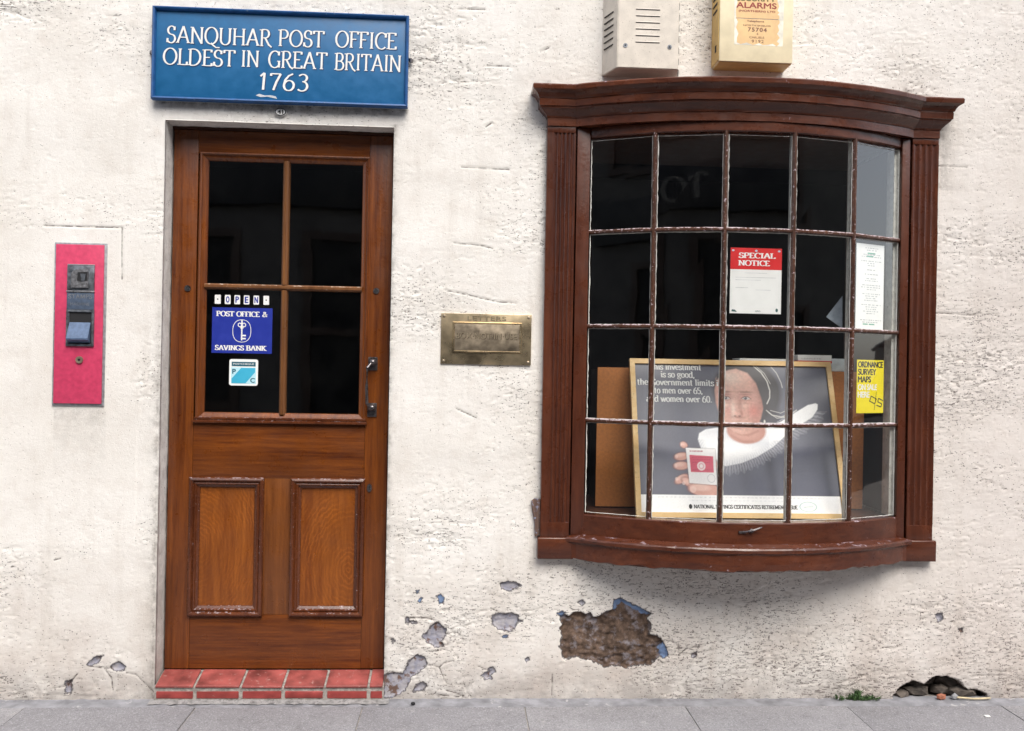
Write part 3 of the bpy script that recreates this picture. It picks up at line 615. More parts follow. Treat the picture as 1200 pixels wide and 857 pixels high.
def frame(mb, x0, x1, z0, z1, prof, Y=DY):
    """mitred moulding round a rectangle: prof = [(inset, stand-out)]"""
    n = len(prof); vs = []
    for cx2, cz2, sx, sz in ((x0, z0, 1, 1), (x1, z0, -1, 1), (x1, z1, -1, -1), (x0, z1, 1, -1)):
        vs += [(cx2+sx*i, Y-d, cz2+sz*i) for i, d in prof]
    return mb.add(vs, [[c*n+j, ((c+1) % 4)*n+j, ((c+1) % 4)*n+j+1, c*n+j+1] for c in range(4) for j in range(n-1)])
for x0, x1, ix0, ix1 in ((-1.096, -.797, -1.052, -.832), (-.690, -.391, -.646, -.428)):
    k = MB(); frame(k, x0, x1, .306, .868, [(0, -.002), (.0, .009), (.003, .014), (.009, .017), (.014, .015), (.017, .010), (.019, .0065), (.024, .0095), (.028, .009), (.031, .002), (.036, -.001), (.040, -.004), (.042, -.014)])
    k.build('panel_moulding', MOULD, door)
    MB().box(ix0-.006, ix1+.006, DY+.009, DY+.03, .340, .832).build('panel', PANEL if ix0 < -.9 else PANEL2, door)
# glazed part
k = MB(); frame(k, -1.080, -.394, 1.098, 2.184, [(0, -.003), (.001, .004), (.006, .006), (.010, .002), (.012, -.003), (.020, -.006), (.030, -.013), (.033, -.019)]); k.build('glazing_moulding', DOOR, door)
k = MB(); k.box(-1.088, -.388, DY-.017, DY, 1.089, 1.101, .004); k.box(-1.083, -.392, DY-.009, DY+.001, 1.1015, 1.112, .004); k.jitter(.0006, 5); k.build('weather_moulding', MOULD, door)
gb = wood('light_glazing_bar', (.10, .035, .012), (.24, .10, .032), .35, (1, 1, .05), 80, coat=.2)
k = MB()
for a, b in ((1.125, 1.6315), (1.6535, 2.158)):
    k.prism([(-.7505, -.022), (-.7455, -.006), (-.7395, .000), (-.7305, .000), (-.7245, -.006), (-.7195, -.022)], lambda p, q, d: Vector((p, DY-q, d)), a, b)
k.build('glazing_bar', gb, door)
k = MB(); k.prism([(1.630, -.024), (1.633, -.006), (1.638, .000), (1.648, .000), (1.652, -.006), (1.655, -.024)], lambda p, q, d: Vector((d, DY-q, p)), -1.054, -.420); k.jitter(.0005, 2); k.build('glazing_bar', GBAR, door)
for x0, x1 in ((-1.055, -.745), (-.725, -.415)):
    for z0, z1 in ((1.12, 1.645), (1.64, 2.165)):
        k = MB(); k.add([(x0, DY+.0165, z0), (x1, DY+.0165+random.uniform(-.001, .001), z0), (x1, DY+.0165+random.uniform(-.001, .001), z1), (x0, DY+.0165, z1)], [[0, 1, 2, 3]]); k.build('pane', GLASS, door)
# pull handle
h = MB(); h.tube([(-.373, DY-.012, 1.348), (-.376, DY-.030, 1.338), (-.387, DY-.038, 1.322), (-.389, DY-.040, 1.25), (-.387, DY-.038, 1.178), (-.378, DY-.030, 1.165), (-.372, DY-.012, 1.160)], [.007, .0065, .0065, .006, .0065, .0065, .007], 10)
h.ball((-.368, DY-.022, 1.345), .015, 2, (1.1, 1, .9)); h.ball((-.368, DY-.022, 1.160), .015, 2, (1.1, 1, .9))
hd = h.build('pull_handle', IRON, door)
for z0, z1 in ((1.312, 1.366), (1.122, 1.178)): MB().box(-.388, -.350, DY-.006, DY-.0003, z0, z1, .002).build('handle_plate', IRON, hd)
k = MB(); k.disc(AT, -.374, .831, .010, .017, 0, .004, 20); e = k.build('keyhole_escutcheon', IRON, door)
k = MB(); k.disc(AT, -.374, .836, .0035, .0035, .0041, .0048, 12); k.prism([(-.376, .824), (-.372, .824), (-.3725, .835), (-.3755, .835)], AT, .0041, .0048); k.build('keyhole', BLACK, e)
for x, z in ((-.361, 1.637), (-1.119, 1.630)):
    k = MB(); k.disc(AT, x, z, .0125, .0125, 0, .004, 20); e = k.build('bolt_socket', IRON, door, label='small metal ring round a dark hole' )
    k = MB(); k.disc(AT, x, z, .0075, .0075, .0041, .0046, 16); k.build('hole', BLACK, e)
MB().box(-1.189, -.296, DY-.004, DY+.04, 2.2735, 2.2865).build('head_batten', wood('dark_door_head', (.04, .014, .008), (.08, .026, .012), .5), door)

# ------------------------------------------------------------------ tiled doorstep
step = empty('tiled_doorstep', (-.742, .03, 0), 'low doorstep of red glazed tiles with grey mortar joints under the brown door', 'doorstep')
xs_ = [-1.180, -1.030, -.851, -.687, -.523, -.352, -.297]
def slope(y): return .0635+(y+.020)*.245
for i in range(6):
    a, b = xs_[i]+(.005 if i else 0), xs_[i+1]-(.005 if i < 5 else 0)
    k = MB(); k.box(a, b, -.022, .0885, 0, 1, .0); bm = bmesh.new()
    k = MB(); tp = [(a, -.022), (b, -.022), (b, .0885), (a, .0885)]
    ph = MB().box(a, b, -.024, .0885, .0515, .0600, .003, 3); j = random.uniform(-.0015, .0015)
    ph.v = [(x, y, z+(slope(y)-.0600)+j) for x, y, z in ph.v]; ph.jitter(.0004, i); ph.build('tread_tile', TILE, step)
    a2, b2 = a+random.uniform(0, .004), b-random.uniform(0, .004)
    MB().box(a2, b2, -.0215, .02, .0125, .0405, .003, 2).jitter(.0008, i).build('riser_tile', BRICK, step)
k = MB(); ms = 60; px_ = np.linspace(-1.186, -.292, ms)
top = .0595+(fbm(px_, px_*0, .02, .02, 5, 3)-.5)*.003
k.box(-1.186, -.292, -.0185, .1, -.03, .0575); k.v = [(x, y, z+((slope(y)-.0655) if z > .03 else 0)) for x, y, z in k.v]; k.build('mortar', GROUT, step)
k = MB(); pr = []
for i, x in enumerate(np.linspace(-1.20, -.27, 90)):
    a_ = .0055+random.uniform(-.0025, .0025); o_ = random.uniform(-.006, .006)
    pr.append([(x, -.010, a_+.003), (x, -.028+o_*.3, a_), (x, -.052+o_, .0015)])
k.add([v for r_ in pr for v in r_], [[3*i+j, 3*i+3+j, 3*i+4+j, 3*i+1+j] for i in range(89) for j in range(2)]); k.build('mortar_fillet', PALEMORTAR, step)

# ------------------------------------------------------------------ pavement, road
k = MB(); k.box(-30, 60, -2.06, .14, -.14, -.0055); pav = k.build('pavement', GROUT, None, 'structure')
jx = [-1.008, -.368, .266, .905, 1.560]; dx_ = .641
xs2 = [jx[0]-dx_*i for i in range(5, 0, -1)]+jx+[jx[-1]+dx_*i for i in range(1, 7)]
rows = [(-.078, -.690), (-.698, -1.310), (-1.318, -1.930)]
for r_, (y1, y0) in enumerate(rows):
    for i in range(len(xs2)-1):
        sh = 0 if r_ % 2 == 0 else .3; rng = random.Random(i*5+r_)
        s = MB().box(xs2[i]+sh+.0018, xs2[i+1]+sh-.0018, y0, y1 if i < 11 else y1, -.06, 0, .0035, 2); dz = rng.uniform(-.0025, .0015); tl = rng.uniform(-.002, .002)
        s.v = [(x, y, z+dz+tl*(x-xs2[i])/.64) for x, y, z in s.v]; s.build('paving_slab', SLAB, pav)
k = MB(); n = 420; px_ = np.linspace(-4.2, 5.2, n); e = (fbm(px_, px_*0, .05, .05, 77, 4)-.5); k2 = []
yy = [.02, -.022, -.05, -.0765]
k.add([(x, y+(.008*e[i] if 0 < j < 3 else 0), (.006 if j == 0 else .003*(3-j)/3)-.003+.007*(vnoise(np.array([x]), np.array([y]), .02, .02, 6)[0]-.5)*(j < 3)) for i, x in enumerate(px_) for j, y in enumerate(yy)], [[4*i+j, 4*i+4+j, 4*i+5+j, 4*i+1+j] for i in range(n-1) for j in range(3)], True)
fm_ = plain('wall_foot_mortar', (.26, .26, .28), .9, var=.2, scale=18, bump=.8, bscale=140, bd=.003, dirt=((.44, .43, .43), 14, .60))
k.build('wall_foot_mortar', fm_, pav)
for i in range(100): 
    if -5 < -30+i*.92 < 6: MB().box(-30+i*.92, -30+(i+1)*.92-.008, -2.20, -2.062, -.14, -.004, .012).build('kerbstone', SLAB, pav)
g = MB(); g.box(-300, 300, -300, 300, -.5, -.16); g.build('ground', GROUNDM, None, 'structure')
MB().box(-60, 80, -7.0, -1.8, -.155, -.125).build('road', ROADM, None, 'structure')
MB().box(-60, 32, -9.0, -7.0, -.15, 0, .01).build('far_pavement', ROADM, None, 'structure')

# ------------------------------------------------------------------ lettering
def A(cx, cy, rx, ry, a0, a1, n=14): return [(cx+rx*math.cos(rad(a0+(a1-a0)*i/n)), cy+ry*math.sin(rad(a0+(a1-a0)*i/n))) for i in range(n+1)]
# glyph: advance width, strokes, serif points (horizontal foot/head serifs)
G = {
 'A': (.78, [[(.07, 0), (.39, 1)], [(.39, 1), (.71, 0)], [(.19, .34), (.60, .34)]], [(.07, 0), (.71, 0)]),
 'B': (.62, [[(.12, 0), (.12, 1)], [(.12, 1)]+A(.32, .76, .19, .24, 90, -90)+[(.12, .52)], [(.12, .52)]+A(.33, .26, .24, .26, 90, -90)+[(.12, 0)]], [(.08, 0), (.08, 1)]),
 'C': (.70, [A(.40, .5, .34, .5, 48, 312, 26), [(.645, .98), (.635, .72)]], []),
 'D': (.78, [[(.12, 0), (.12, 1)], [(.12, 1), (.28, 1)]+A(.30, .5, .38, .5, 88, -88, 20)+[(.28, 0), (.12, 0)]], [(.08, 0), (.08, 1)]),
 'E': (.58, [[(.12, 0), (.12, 1)], [(.12, .985), (.50, .985)], [(.12, .52), (.42, .52)], [(.12, .015), (.53, .015)], [(.50, 1.0), (.50, .84)], [(.53, 0), (.53, .17)]], [(.08, 0), (.08, 1)]),
 'F': (.56, [[(.12, 0), (.12, 1)], [(.12, .985), (.50, .985)], [(.12, .52), (.41, .52)], [(.50, 1.0), (.50, .83)]], [(.12, 0), (.08, 1)]),
 'G': (.76, [A(.40, .5, .34, .5, 48, 330, 26), [(.645, .98), (.635, .74)], [(.66, .02), (.66, .42)]], [(.64, .42)]),
 'H': (.78, [[(.13, 0), (.13, 1)], [(.65, 0), (.65, 1)], [(.13, .52), (.65, .52)]], [(.13, 0), (.13, 1), (.65, 0), (.65, 1)]),
 'I': (.34, [[(.17, 0), (.17, 1)]], [(.17, 0), (.17, 1)]),
 'K': (.70, [[(.13, 0), (.13, 1)], [(.13, .42), (.56, .97)], [(.26, .57), (.62, .02)]], [(.13, 0), (.13, 1), (.58, 1), (.64, 0)]),
 'L': (.56, [[(.12, 0), (.12, 1)], [(.12, .015), (.52, .015)], [(.52, 0), (.52, .2)]], [(.12, 1), (.08, 0)]),
 'M': (.92, [[(.12, 0), (.14, 1)], [(.14, 1), (.46, .12)], [(.46, .12), (.78, 1)], [(.78, 1), (.80, 0)]], [(.12, 0), (.80, 0), (.12, 1), (.80, 1)]),
 'N': (.80, [[(.13, 0), (.13, 1)], [(.13, .98), (.67, .02)], [(.67, 0), (.67, 1)]], [(.13, 0), (.10, 1), (.67, 1)]),
 'O': (.82, [A(.41, .5, .35, .5, 0, 360, 32)], []),
 'P': (.62, [[(.13, 0), (.13, 1)], [(.13, 1), (.3, 1)]+A(.33, .74, .22, .26, 90, -90)+[(.2, .48)]], [(.13, 0), (.08, 1)]),
 'Q': (.82, [A(.41, .5, .35, .5, 0, 360, 32), [(.40, .06), (.52, -.06), (.70, -.20), (.92, -.20)]], []),
 'R': (.70, [[(.13, 0), (.13, 1)], [(.13, 1), (.3, 1)]+A(.33, .75, .21, .25, 90, -90)+[(.2, .50)], [(.32, .50), (.55, .08), (.72, -.05)]], [(.13, 0), (.08, 1)]),
 'S': (.56, [A(.28, .755, .20, .245, 32, 262, 16)+[(.30, .5)]+A(.275, .255, .225, .255, 75, -150, 16), [(.455, .98), (.45, .76)], [(.06, .03), (.065, .27)]], []),
 'T': (.66, [[(.33, 0), (.33, 1)], [(.04, .985), (.62, .985)], [(.04, 1), (.04, .82)], [(.62, 1), (.62, .82)]], [(.33, 0)]),
 'U': (.78, [[(.13, 1), (.13, .32)]+A(.39, .30, .26, .30, 180, 360, 16)+[(.65, .32), (.65, 1)]], [(.13, 1), (.65, 1)]),
 'V': (.74, [[(.07, 1), (.37, 0)], [(.37, 0), (.67, 1)]], [(.07, 1), (.67, 1)]),
 '&': (.80, [[(.72, .02), (.25, .70)]+A(.36, .82, .14, .17, 215, -20, 12)+[(.40, .62), (.18, .42)]+A(.28, .22, .21, .22, 135, 330, 12)+[(.60, .30), (.66, .5)]], [(.68, .5)]),
 '1': (.44, [[(.26, 0), (.26, 1)], [(.26, 1), (.08, .80)]], []),
 '7': (.56, [[(.05, .97), (.52, .97)], [(.52, .97), (.34, .5), (.22, 0)], [(.05, .98), (.05, .84)]], []),
 '6': (.60, [A(.30, .30, .24, .30, 0, 360, 24), [(.06, .32), (.10, .62), (.26, .88), (.46, 1.0)]], []),
 '3': (.56, [[(.06, .90)]+A(.25, .77, .20, .22, 125, -75, 14), [(.24, .56)]+A(.25, .28, .25, .28, 85, -140, 16)], []),
 '5': (.56, [[(.12, .97), (.48, .97)], [(.12, .98), (.10, .56)], [(.10, .56)]+A(.26, .30, .24, .30, 110, -145, 16)], []),
 '0': (.58, [A(.29, .5, .22, .5, 0, 360, 28)], []),
 '.': (.26, [[(.13, 0), (.13, .13)]], []), ',': (.24, [[(.12, .13), (.13, .03), (.07, -.14)]], []), ' ': (.32, [], []),
 'a': (.56, [[(.10, .56)]+A(.25, .53, .15, .15, 140, 0, 8)+[(.40, .12), (.47, .02), (.55, .04)], [(.40, .42)]+A(.22, .20, .16, .19, 75, 300, 14)+[(.40, .12)]], []),
 'd': (.60, [[(.47, 1), (.47, 0)], A(.26, .34, .20, .34, 50, 330, 20)], [(.42, 1), (.51, 0)]),
 'e': (.52, [[(.08, .37), (.46, .37)]+A(.27, .36, .20, .32, 5, 315, 22)], []),
 'g': (.56, [A(.25, .44, .17, .24, 0, 360, 20), [(.38, .62), (.54, .68)], [(.16, .24), (.12, .10), (.40, .02)]+A(.27, -.10, .20, .15, 35, -220, 16)], []),
 'h': (.62, [[(.13, 0), (.13, 1)], [(.13, .5)]+A(.31, .47, .16, .20, 140, 0, 8)+[(.47, 0)]], [(.13, 0), (.09, 1), (.47, 0)]),
 'i': (.30, [[(.15, 0), (.15, .67)], [(.15, .84), (.15, .98)]], [(.15, 0), (.11, .67)]),
 'l': (.30, [[(.15, 0), (.15, 1)]], [(.15, 0), (.11, 1)]),
 'm': (.92, [[(.13, 0), (.13, .67)], [(.13, .5)]+A(.29, .47, .15, .20, 140, 0, 8)+[(.44, 0)], [(.44, .5)]+A(.60, .47, .15, .20, 140, 0, 8)+[(.76, 0)]], [(.13, 0), (.09, .67), (.44, 0), (.76, 0)]),
 'n': (.62, [[(.13, 0), (.13, .67)], [(.13, .5)]+A(.31, .47, .16, .20, 140, 0, 8)+[(.47, 0)]], [(.13, 0), (.09, .67), (.47, 0)]),
 'o': (.56, [A(.28, .34, .21, .34, 0, 360, 24)], []),
 'r': (.46, [[(.13, 0), (.13, .67)], [(.13, .42)]+A(.32, .44, .18, .22, 165, 60, 8), [(.40, .62), (.40, .52)]], [(.13, 0), (.09, .67)]),
 's': (.44, [A(.22, .51, .14, .16, 40, 250, 12)+A(.21, .17, .16, .17, 80, -150, 12), [(.36, .66), (.36, .5)], [(.06, .02), (.06, .18)]], []),
 't': (.40, [[(.17, .88), (.17, .12)]+A(.28, .12, .11, .11, 180, 300, 6), [(.03, .64), (.34, .64)]], []),
 'u': (.62, [[(.13, .67), (.13, .2)]+A(.29, .19, .16, .18, 180, 320, 8)+[(.47, .2)], [(.47, .67), (.47, 0)]], [(.09, .67), (.43, .67), (.51, 0)]),
 'v': (.54, [[(.06, .66), (.27, 0)], [(.27, 0), (.48, .66)]], [(.06, .67), (.48, .67)]),
 'w': (.80, [[(.06, .66), (.24, 0)], [(.24, 0), (.40, .66)], [(.40, .66), (.56, 0)], [(.56, 0), (.74, .66)]], [(.06, .67), (.40, .67), (.74, .67)]),
}
def letters(mb, text, x0, x1, z0, z1, fn, d, W=.15, w=.075, ser=.11, gap=.02, slant=0, wob=0):
    """serif lettering cut from pen strokes: fits text between x0..x1, cap height z0..z1"""
    tot = sum(G[c][0]+gap for c in text)-gap; sx = (x1-x0)/tot; sz = z1-z0; x = x0; kk = 0; rng = random.Random(len(text))
    for c in text:
        adv, strokes, sers = G[c]; bo = rng.uniform(-wob, wob)
        def put(ring):
            nonlocal kk
            dd = d+kk % 17*.00003; kk += 1
            return [fn(x+(a+slant*b)*sx, z0+(b+bo)*sz, dd) for a, b in ring]
        for st in strokes:
            n = len(st)
            if n < 2: continue
            L, R = [], []
            for i in range(n):
                a, b = st[max(i-1, 0)], st[min(i+1, n-1)]; tx, ty = b[0]-a[0], b[1]-a[1]; l = math.hypot(tx, ty) or 1; nx_, ny_ = -ty/l, tx/l
                hw = math.sqrt((W/2*nx_)**2+(w/2*ny_)**2)
                L.append((st[i][0]+nx_*hw, st[i][1]+ny_*hw)); R.append((st[i][0]-nx_*hw, st[i][1]-ny_*hw))
            vs = put(L+R); mb.add(vs, [[i, i+1, n+i+1, n+i] for i in range(n-1)])
        for (a, b) in sers:
            q = w*.42; s_ = W/2+ser*.75; yb = b+(q if b < .3 else -q)
            mb.add(put([(a-s_, yb-q), (a+s_, yb-q), (a+s_*.9, yb+q), (a-s_*.9, yb+q)]), [[0, 1, 2, 3]])
        x += (adv+gap)*sx
    return mb
def sans(mb, text, x0, x1, z0, z1, fn, d, bold=0.0, space=1.0):
    """plain sans lettering as flat print"""
    cu = bpy.data.curves.new('t', 'FONT'); cu.body = text; cu.space_character = space; cu.resolution_u = 4
    o = bpy.data.objects.new('t', cu); me = bpy.data.meshes.new_from_object(o)
    xs = [v.co.x for v in me.vertices]; ys = [v.co.y for v in me.vertices]
    if xs:
        ax, bx_, ay, by = min(xs), max(xs), min(ys), max(ys)
        e_ = bold*(z1-z0)*1.6
        for q_, (ox, oz) in enumerate([(0, 0)] if bold <= 0 else [(-e_, 0), (e_, 0), (0, e_*.6), (0, -e_*.6)]):
            mb.add([fn(x0+(v.co.x-ax)/(bx_-ax)*(x1-x0)+ox, z0+(v.co.y-ay)/(by-ay)*(z1-z0)+oz, d+q_*.00005) for v in me.vertices], [list(p.vertices) for p in me.polygons])
    bpy.data.objects.remove(o); bpy.data.curves.remove(cu); bpy.data.meshes.remove(me); return mb
def quad(x0, x1, z0, z1): return [(x0, z0), (x1, z0), (x1, z1), (x0, z1)]

# ------------------------------------------------------------------ blue name board
sg = empty('name_board', (-.738, -.01, 2.36), 'long blue board with white serif lettering above the brown door', 'sign')
F = at(-.010); k = MB(); k.box(-1.226, -.246, -.026, -.004, 2.364, 2.712, .001).build('board', BLUE, sg)
k = MB(); frame(k, -1.236, -.240, 2.3565, 2.7195, [(0, -.004), (0, .022), (.004, .026), (.009, .024), (.012, .018), (.014, .012)], -.016); k.build('edge_moulding', BLUED, sg)
F = at(-.0265); k = MB()
for t, a, b, z0, z1 in (('SANQUHAR', -1.184, -.778, 2.581, 2.6465), ('POST', -.752, -.573, 2.584, 2.6485), ('OFFICE', -.530, -.288, 2.587, 2.6515)): letters(k, t, a, b, z0, z1, F, .0006, .118, .06, .06, .02, .02, .012)
for t, a, b, z0, z1 in (('OLDEST', -1.197, -.918, 2.4955, 2.559), ('IN', -.896, -.824, 2.4965, 2.561), ('GREAT', -.790, -.560, 2.4975, 2.563), ('BRITAIN', -.530, -.268, 2.4985, 2.564)): letters(k, t, a, b, z0, z1, F, .0006, .118, .06, .06, .02, .02, .012)
letters(k, '1763', -.828, -.632, 2.409, 2.4755, F, .0006, .115, .065, 0, .10, .06)
k.build('lettering', WHITE, sg)
k = MB(); sh = F; k2 = MB()
for t, a, b, z0, z1 in (('SANQUHAR', -1.184, -.778, 2.581, 2.6465), ('POST', -.752, -.573, 2.584, 2.6485), ('OFFICE', -.530, -.288, 2.587, 2.6515), ('OLDEST', -1.197, -.918, 2.4955, 2.559), ('IN', -.896, -.824, 2.4965, 2.561), ('GREAT', -.790, -.560, 2.4975, 2.563), ('BRITAIN', -.530, -.268, 2.4985, 2.564)):
    letters(k2, t, a+.0028, b+.0028, z0-.0028, z1-.0028, F, .0, .138, .08, .06, .02, .02, .012)
letters(k2, '1763', -.8255, -.6295, 2.4065, 2.473, F, .0, .14, .09, 0, .10, .06); k2.build('letter_outline', plain('dark_blue_outline', (.008, .04, .14), .5), sg)
k = MB(); k.prism([(-.835, 2.3855), (-.815, 2.3795), (-.79, 2.3825), (-.752, 2.3745), (-.757, 2.3845), (-.78, 2.3885), (-.80, 2.3865), (-.822, 2.3925)], at(-.026), .0004, .001); k.build('paint_scrape', plain('bare_scrape', (.55, .56, .58), .6), sg)
for x, z in ((-1.246, 2.545), (-.231, 2.552)):
    k = MB(); k.tube([(x+.012*(1 if x < -1 else -1), -.002, z+.006), (x, -.014, z+.004), (x+.002, -.016, z-.010)], .0045, 6); k.ball((x, -.008, z), .009, 1, (1, .8, 1.2)); k.build('fixing_hook', IRON, sg)

# small oval enamel number plate under the board
npl = empty('number_plate', (-.742, 0, 2.333), 'small oval white enamel house number 41 plate under the blue board', 'number plate')
k = MB(); k.disc(at(-.004), -.742, 2.330, .024, .0165, -.002, .003, 28); k.build('plate', WHITE, npl)
k = MB(); k.disc(at(-.0072), -.742, 2.330, .0225, .0160, 0, .0002, 28); k.build('rim_line', INK, npl); k = MB(); k.disc(at(-.0076), -.742, 2.330, .0185, .0120, 0, .0002, 28); k.build('enamel_face', WHITE, npl)
k = MB(); sans(k, '41', -.752, -.732, 2.322, 2.338, at(-.0082), 0, .05); k.build('numerals', INK, npl)

# ------------------------------------------------------------------ stamp machine
sm_ = sm = empty('stamp_machine', (-1.503, 0, 1.157), 'tall pink red stamp vending machine set in the wall left of the door', 'stamp machine')
k = MB(); k.box(-1.603, -1.404, -.006, .01, 1.152, 1.791, .002); k.build('steel_surround', plain('pale_steel_edge', (.42, .43, .46), .4, .5, var=.2, scale=60), sm)
MB().box(-1.5955, -1.4125, -.0125, -.004, 1.1615, 1.7835, .0015).build('enamel_plate', PINK, sm)
Fs = at(-.0125)
k = MB(); k.box(-1.549, -1.445, -.0185, -.0125, 1.6035, 1.7005, .002); k.build('coin_panel', STEEL, sm)
k = MB(); k.box(-1.5505, -1.4435, -.0205, -.0126, 1.5965, 1.6028, .001); k.build('trim_bar', plain('bright_metal', (.6, .6, .62), .3, .8), sm)
k = MB(); k.box(-1.549, -1.445, -.0160, -.0125, 1.7010, 1.7060, .0008).build('trim_bar', bpy.data.materials['bright_metal'], sm)
k = MB(); k.box(-1.549, -1.445, -.0175, -.0125, 1.5290, 1.5960, .0015); k.build('name_panel', BLUESTEEL, sm)
k = MB(); letters(k, 'STAMPS', -1.542, -1.452, 1.572, 1.588, at(-.0178), 0, .16, .12, 0, .12); sans(k, 'MACHINE', -1.535, -1.462, 1.545, 1.556, at(-.0178), 0, 0); k.build('raised_lettering', plain('pale_metal_letters', (.3, .31, .33), .4, .6), sm)
Rr = [(-1.531, 1.614), (-1.531, 1.668), (-1.522, 1.680), (-1.508, 1.685), (-1.466, 1.685), (-1.466, 1.614)]
MB().prism(Rr, at(-.0186), 0, .0075).build('coin_cover', plain('worn_steel', (.45, .45, .47), .35, .8, var=.3, scale=90), sm)
MB().prism([(-1.507, 1.640), (-1.468, 1.640), (-1.468, 1.676), (-1.505, 1.674)], at(-.0262), 0, .0005).build('coin_opening', BLACK, sm)
MB().prism([(-1.490, 1.641), (-1.478, 1.641), (-1.474, 1.668), (-1.494, 1.668)], at(-.0267), 0, .003).build('coin_slot_insert', STEEL, sm)
k = MB(); frame(k, -1.549, -1.4435, 1.386, 1.5285, [(0, 0), (0, .007), (.008, .0075), (.0105, .002), (.011, -.012)], -.0125); k.build('drawer_frame', STEEL, sm)
MB().box(-1.5390, -1.4540, -.0136, -.0126, 1.396, 1.519).build('drawer_recess', BLACK, sm)
k = MB(); k.add([(-1.5375, -.0145, 1.479), (-1.4575, -.0145, 1.479), (-1.4565, -.042, 1.417), (-1.5385, -.042, 1.417), (-1.4565, -.042, 1.411), (-1.5385, -.042, 1.411), (-1.4575, -.0145, 1.399), (-1.5375, -.0145, 1.399)],
    [[0, 1, 2, 3], [3, 2, 4, 5], [5, 4, 6, 7], [0, 3, 5, 7], [1, 6, 4, 2], [0, 7, 6, 1]]); k.build('drawer_flap', plain('slate_blue_flap', (.10, .15, .25), .35, .1, var=.12, scale=80), sm)
k = MB(); k.disc(at(-.0125), -1.497, 1.333, .014, .014, 0, .006, 24); e = k.build('lock', BRASSD, sm); k = MB(); k.disc(at(-.0186), -1.497, 1.333, .005, .005, 0, .0004, 12); k.build('keyhole', BLACK, e)

# ------------------------------------------------------------------ brass letter plate
lp = empty('letter_plate', (.089, 0, 1.343), 'brass wall letter plate between the door and bow window, flap lettered as not in use', 'letterbox')
MB().box(-.092, .271, -.008, .01, 1.3435, 1.5465, .002).build('plate', BRASS, lp)
k = MB(); frame(k, -.046, .232, 1.390, 1.513, [(0, 0), (.002, .004), (.006, .0042), (.009, .001)], -.008); k.build('flap_surround', BRASS, lp)
MB().box(-.037, .223, -.0105, -.0078, 1.398, 1.505, .001).build('flap', BRASSD, lp)
LB = plain('brass_letter_highlight', (.66, .55, .38), .3, .8)  # lighter copy offset over the dark letters: a painted highlight
k = MB(); sans(k, 'LETTERS', .014, .168, 1.5195, 1.536, at(-.0084), .0002, .004, 1.1); k.build('raised_lettering', plain('dark_brass_letters', (.30, .22, .12), .4, .6), lp)
k = MB(); sans(k, 'LETTERS', .0125, .1665, 1.5208, 1.5373, at(-.0084), .0006, .0, 1.1); k.build('letter_highlight', LB, lp)
k = MB(); sans(k, 'BOX·NOT·IN·USE', -.029, .214, 1.4445, 1.468, at(-.0105), .0002, .01, 1.05); k.build('raised_lettering', plain('dark_brass_letters_b', (.17, .13, .09), .4, .6), lp)
k = MB(); sans(k, 'BOX·NOT·IN·USE', -.031, .212, 1.4462, 1.4697, at(-.0105), .0006, .0, 1.05); k.build('letter_highlight', LB, lp)
for x in (-.080, .259):
    for z in (1.355, 1.535): k = MB(); k.ball((x, -.008, z), .0065, 2, (1, .5, 1)); k.build('screw', BRASSD, lp)

# ------------------------------------------------------------------ alarm bell boxes
b1 = empty('louvred_bell_box', (.69, 0, 2.519), 'speckled off-white metal bell box with louvres above the left end of the bow window', 'alarm box')
zt = 2.95; fx0, fx1, bx0, bx1, yf, yb = .580, .822, .534, .846, -.120, .01
k = MB(); k.add([(bx0, yb, 2.519), (bx1, yb, 2.519), (fx1, yf, 2.5165), (fx0, yf, 2.5165), (bx0, yb, zt+.03), (bx1, yb, zt+.03), (fx1, yf, zt), (fx0, yf, zt)], [[0, 1, 2, 3], [3, 2, 6, 7], [0, 3, 7, 4], [1, 5, 6, 2], [4, 7, 6, 5], [0, 4, 5, 1]])
bm = bmesh.new(); vv = [bm.verts.new(v) for v in k.v]; [bm.faces.new([vv[i] for i in f]) for f in k.f]; bmesh.ops.bevel(bm, geom=bm.edges[:], offset=.003, segments=2, affect='EDGES')
MB().bm(bm, True).build('case', GREYBOX, b1)
Fb = at(yf)
for i in range(6):
    z = 2.6185+i*.0258
    k = MB(); k.prism([(.651, z-.0018), (.746, z-.0018), (.746, z+.002), (.651, z+.002)], Fb, -.002, .0008); lv = k.build('louvre', plain('louvre_shadow_gap', (.04, .035, .03), .8) if 'louvre_shadow_gap' not in bpy.data.materials else bpy.data.materials['louvre_shadow_gap'], b1)
    k = MB(); k.add([(.650, yf-.0002, z+.005), (.747, yf-.0002, z+.005), (.747, yf-.0014, z+.0022), (.650, yf-.0014, z+.0022)], [[0, 1, 2, 3]]); k.add([(.650, yf-.0014, z+.0022), (.747, yf-.0014, z+.0022), (.747, yf, z+.0018), (.650, yf, z+.0018)], [[0, 1, 2, 3]]); k.build('hood', GREYBOX, lv)
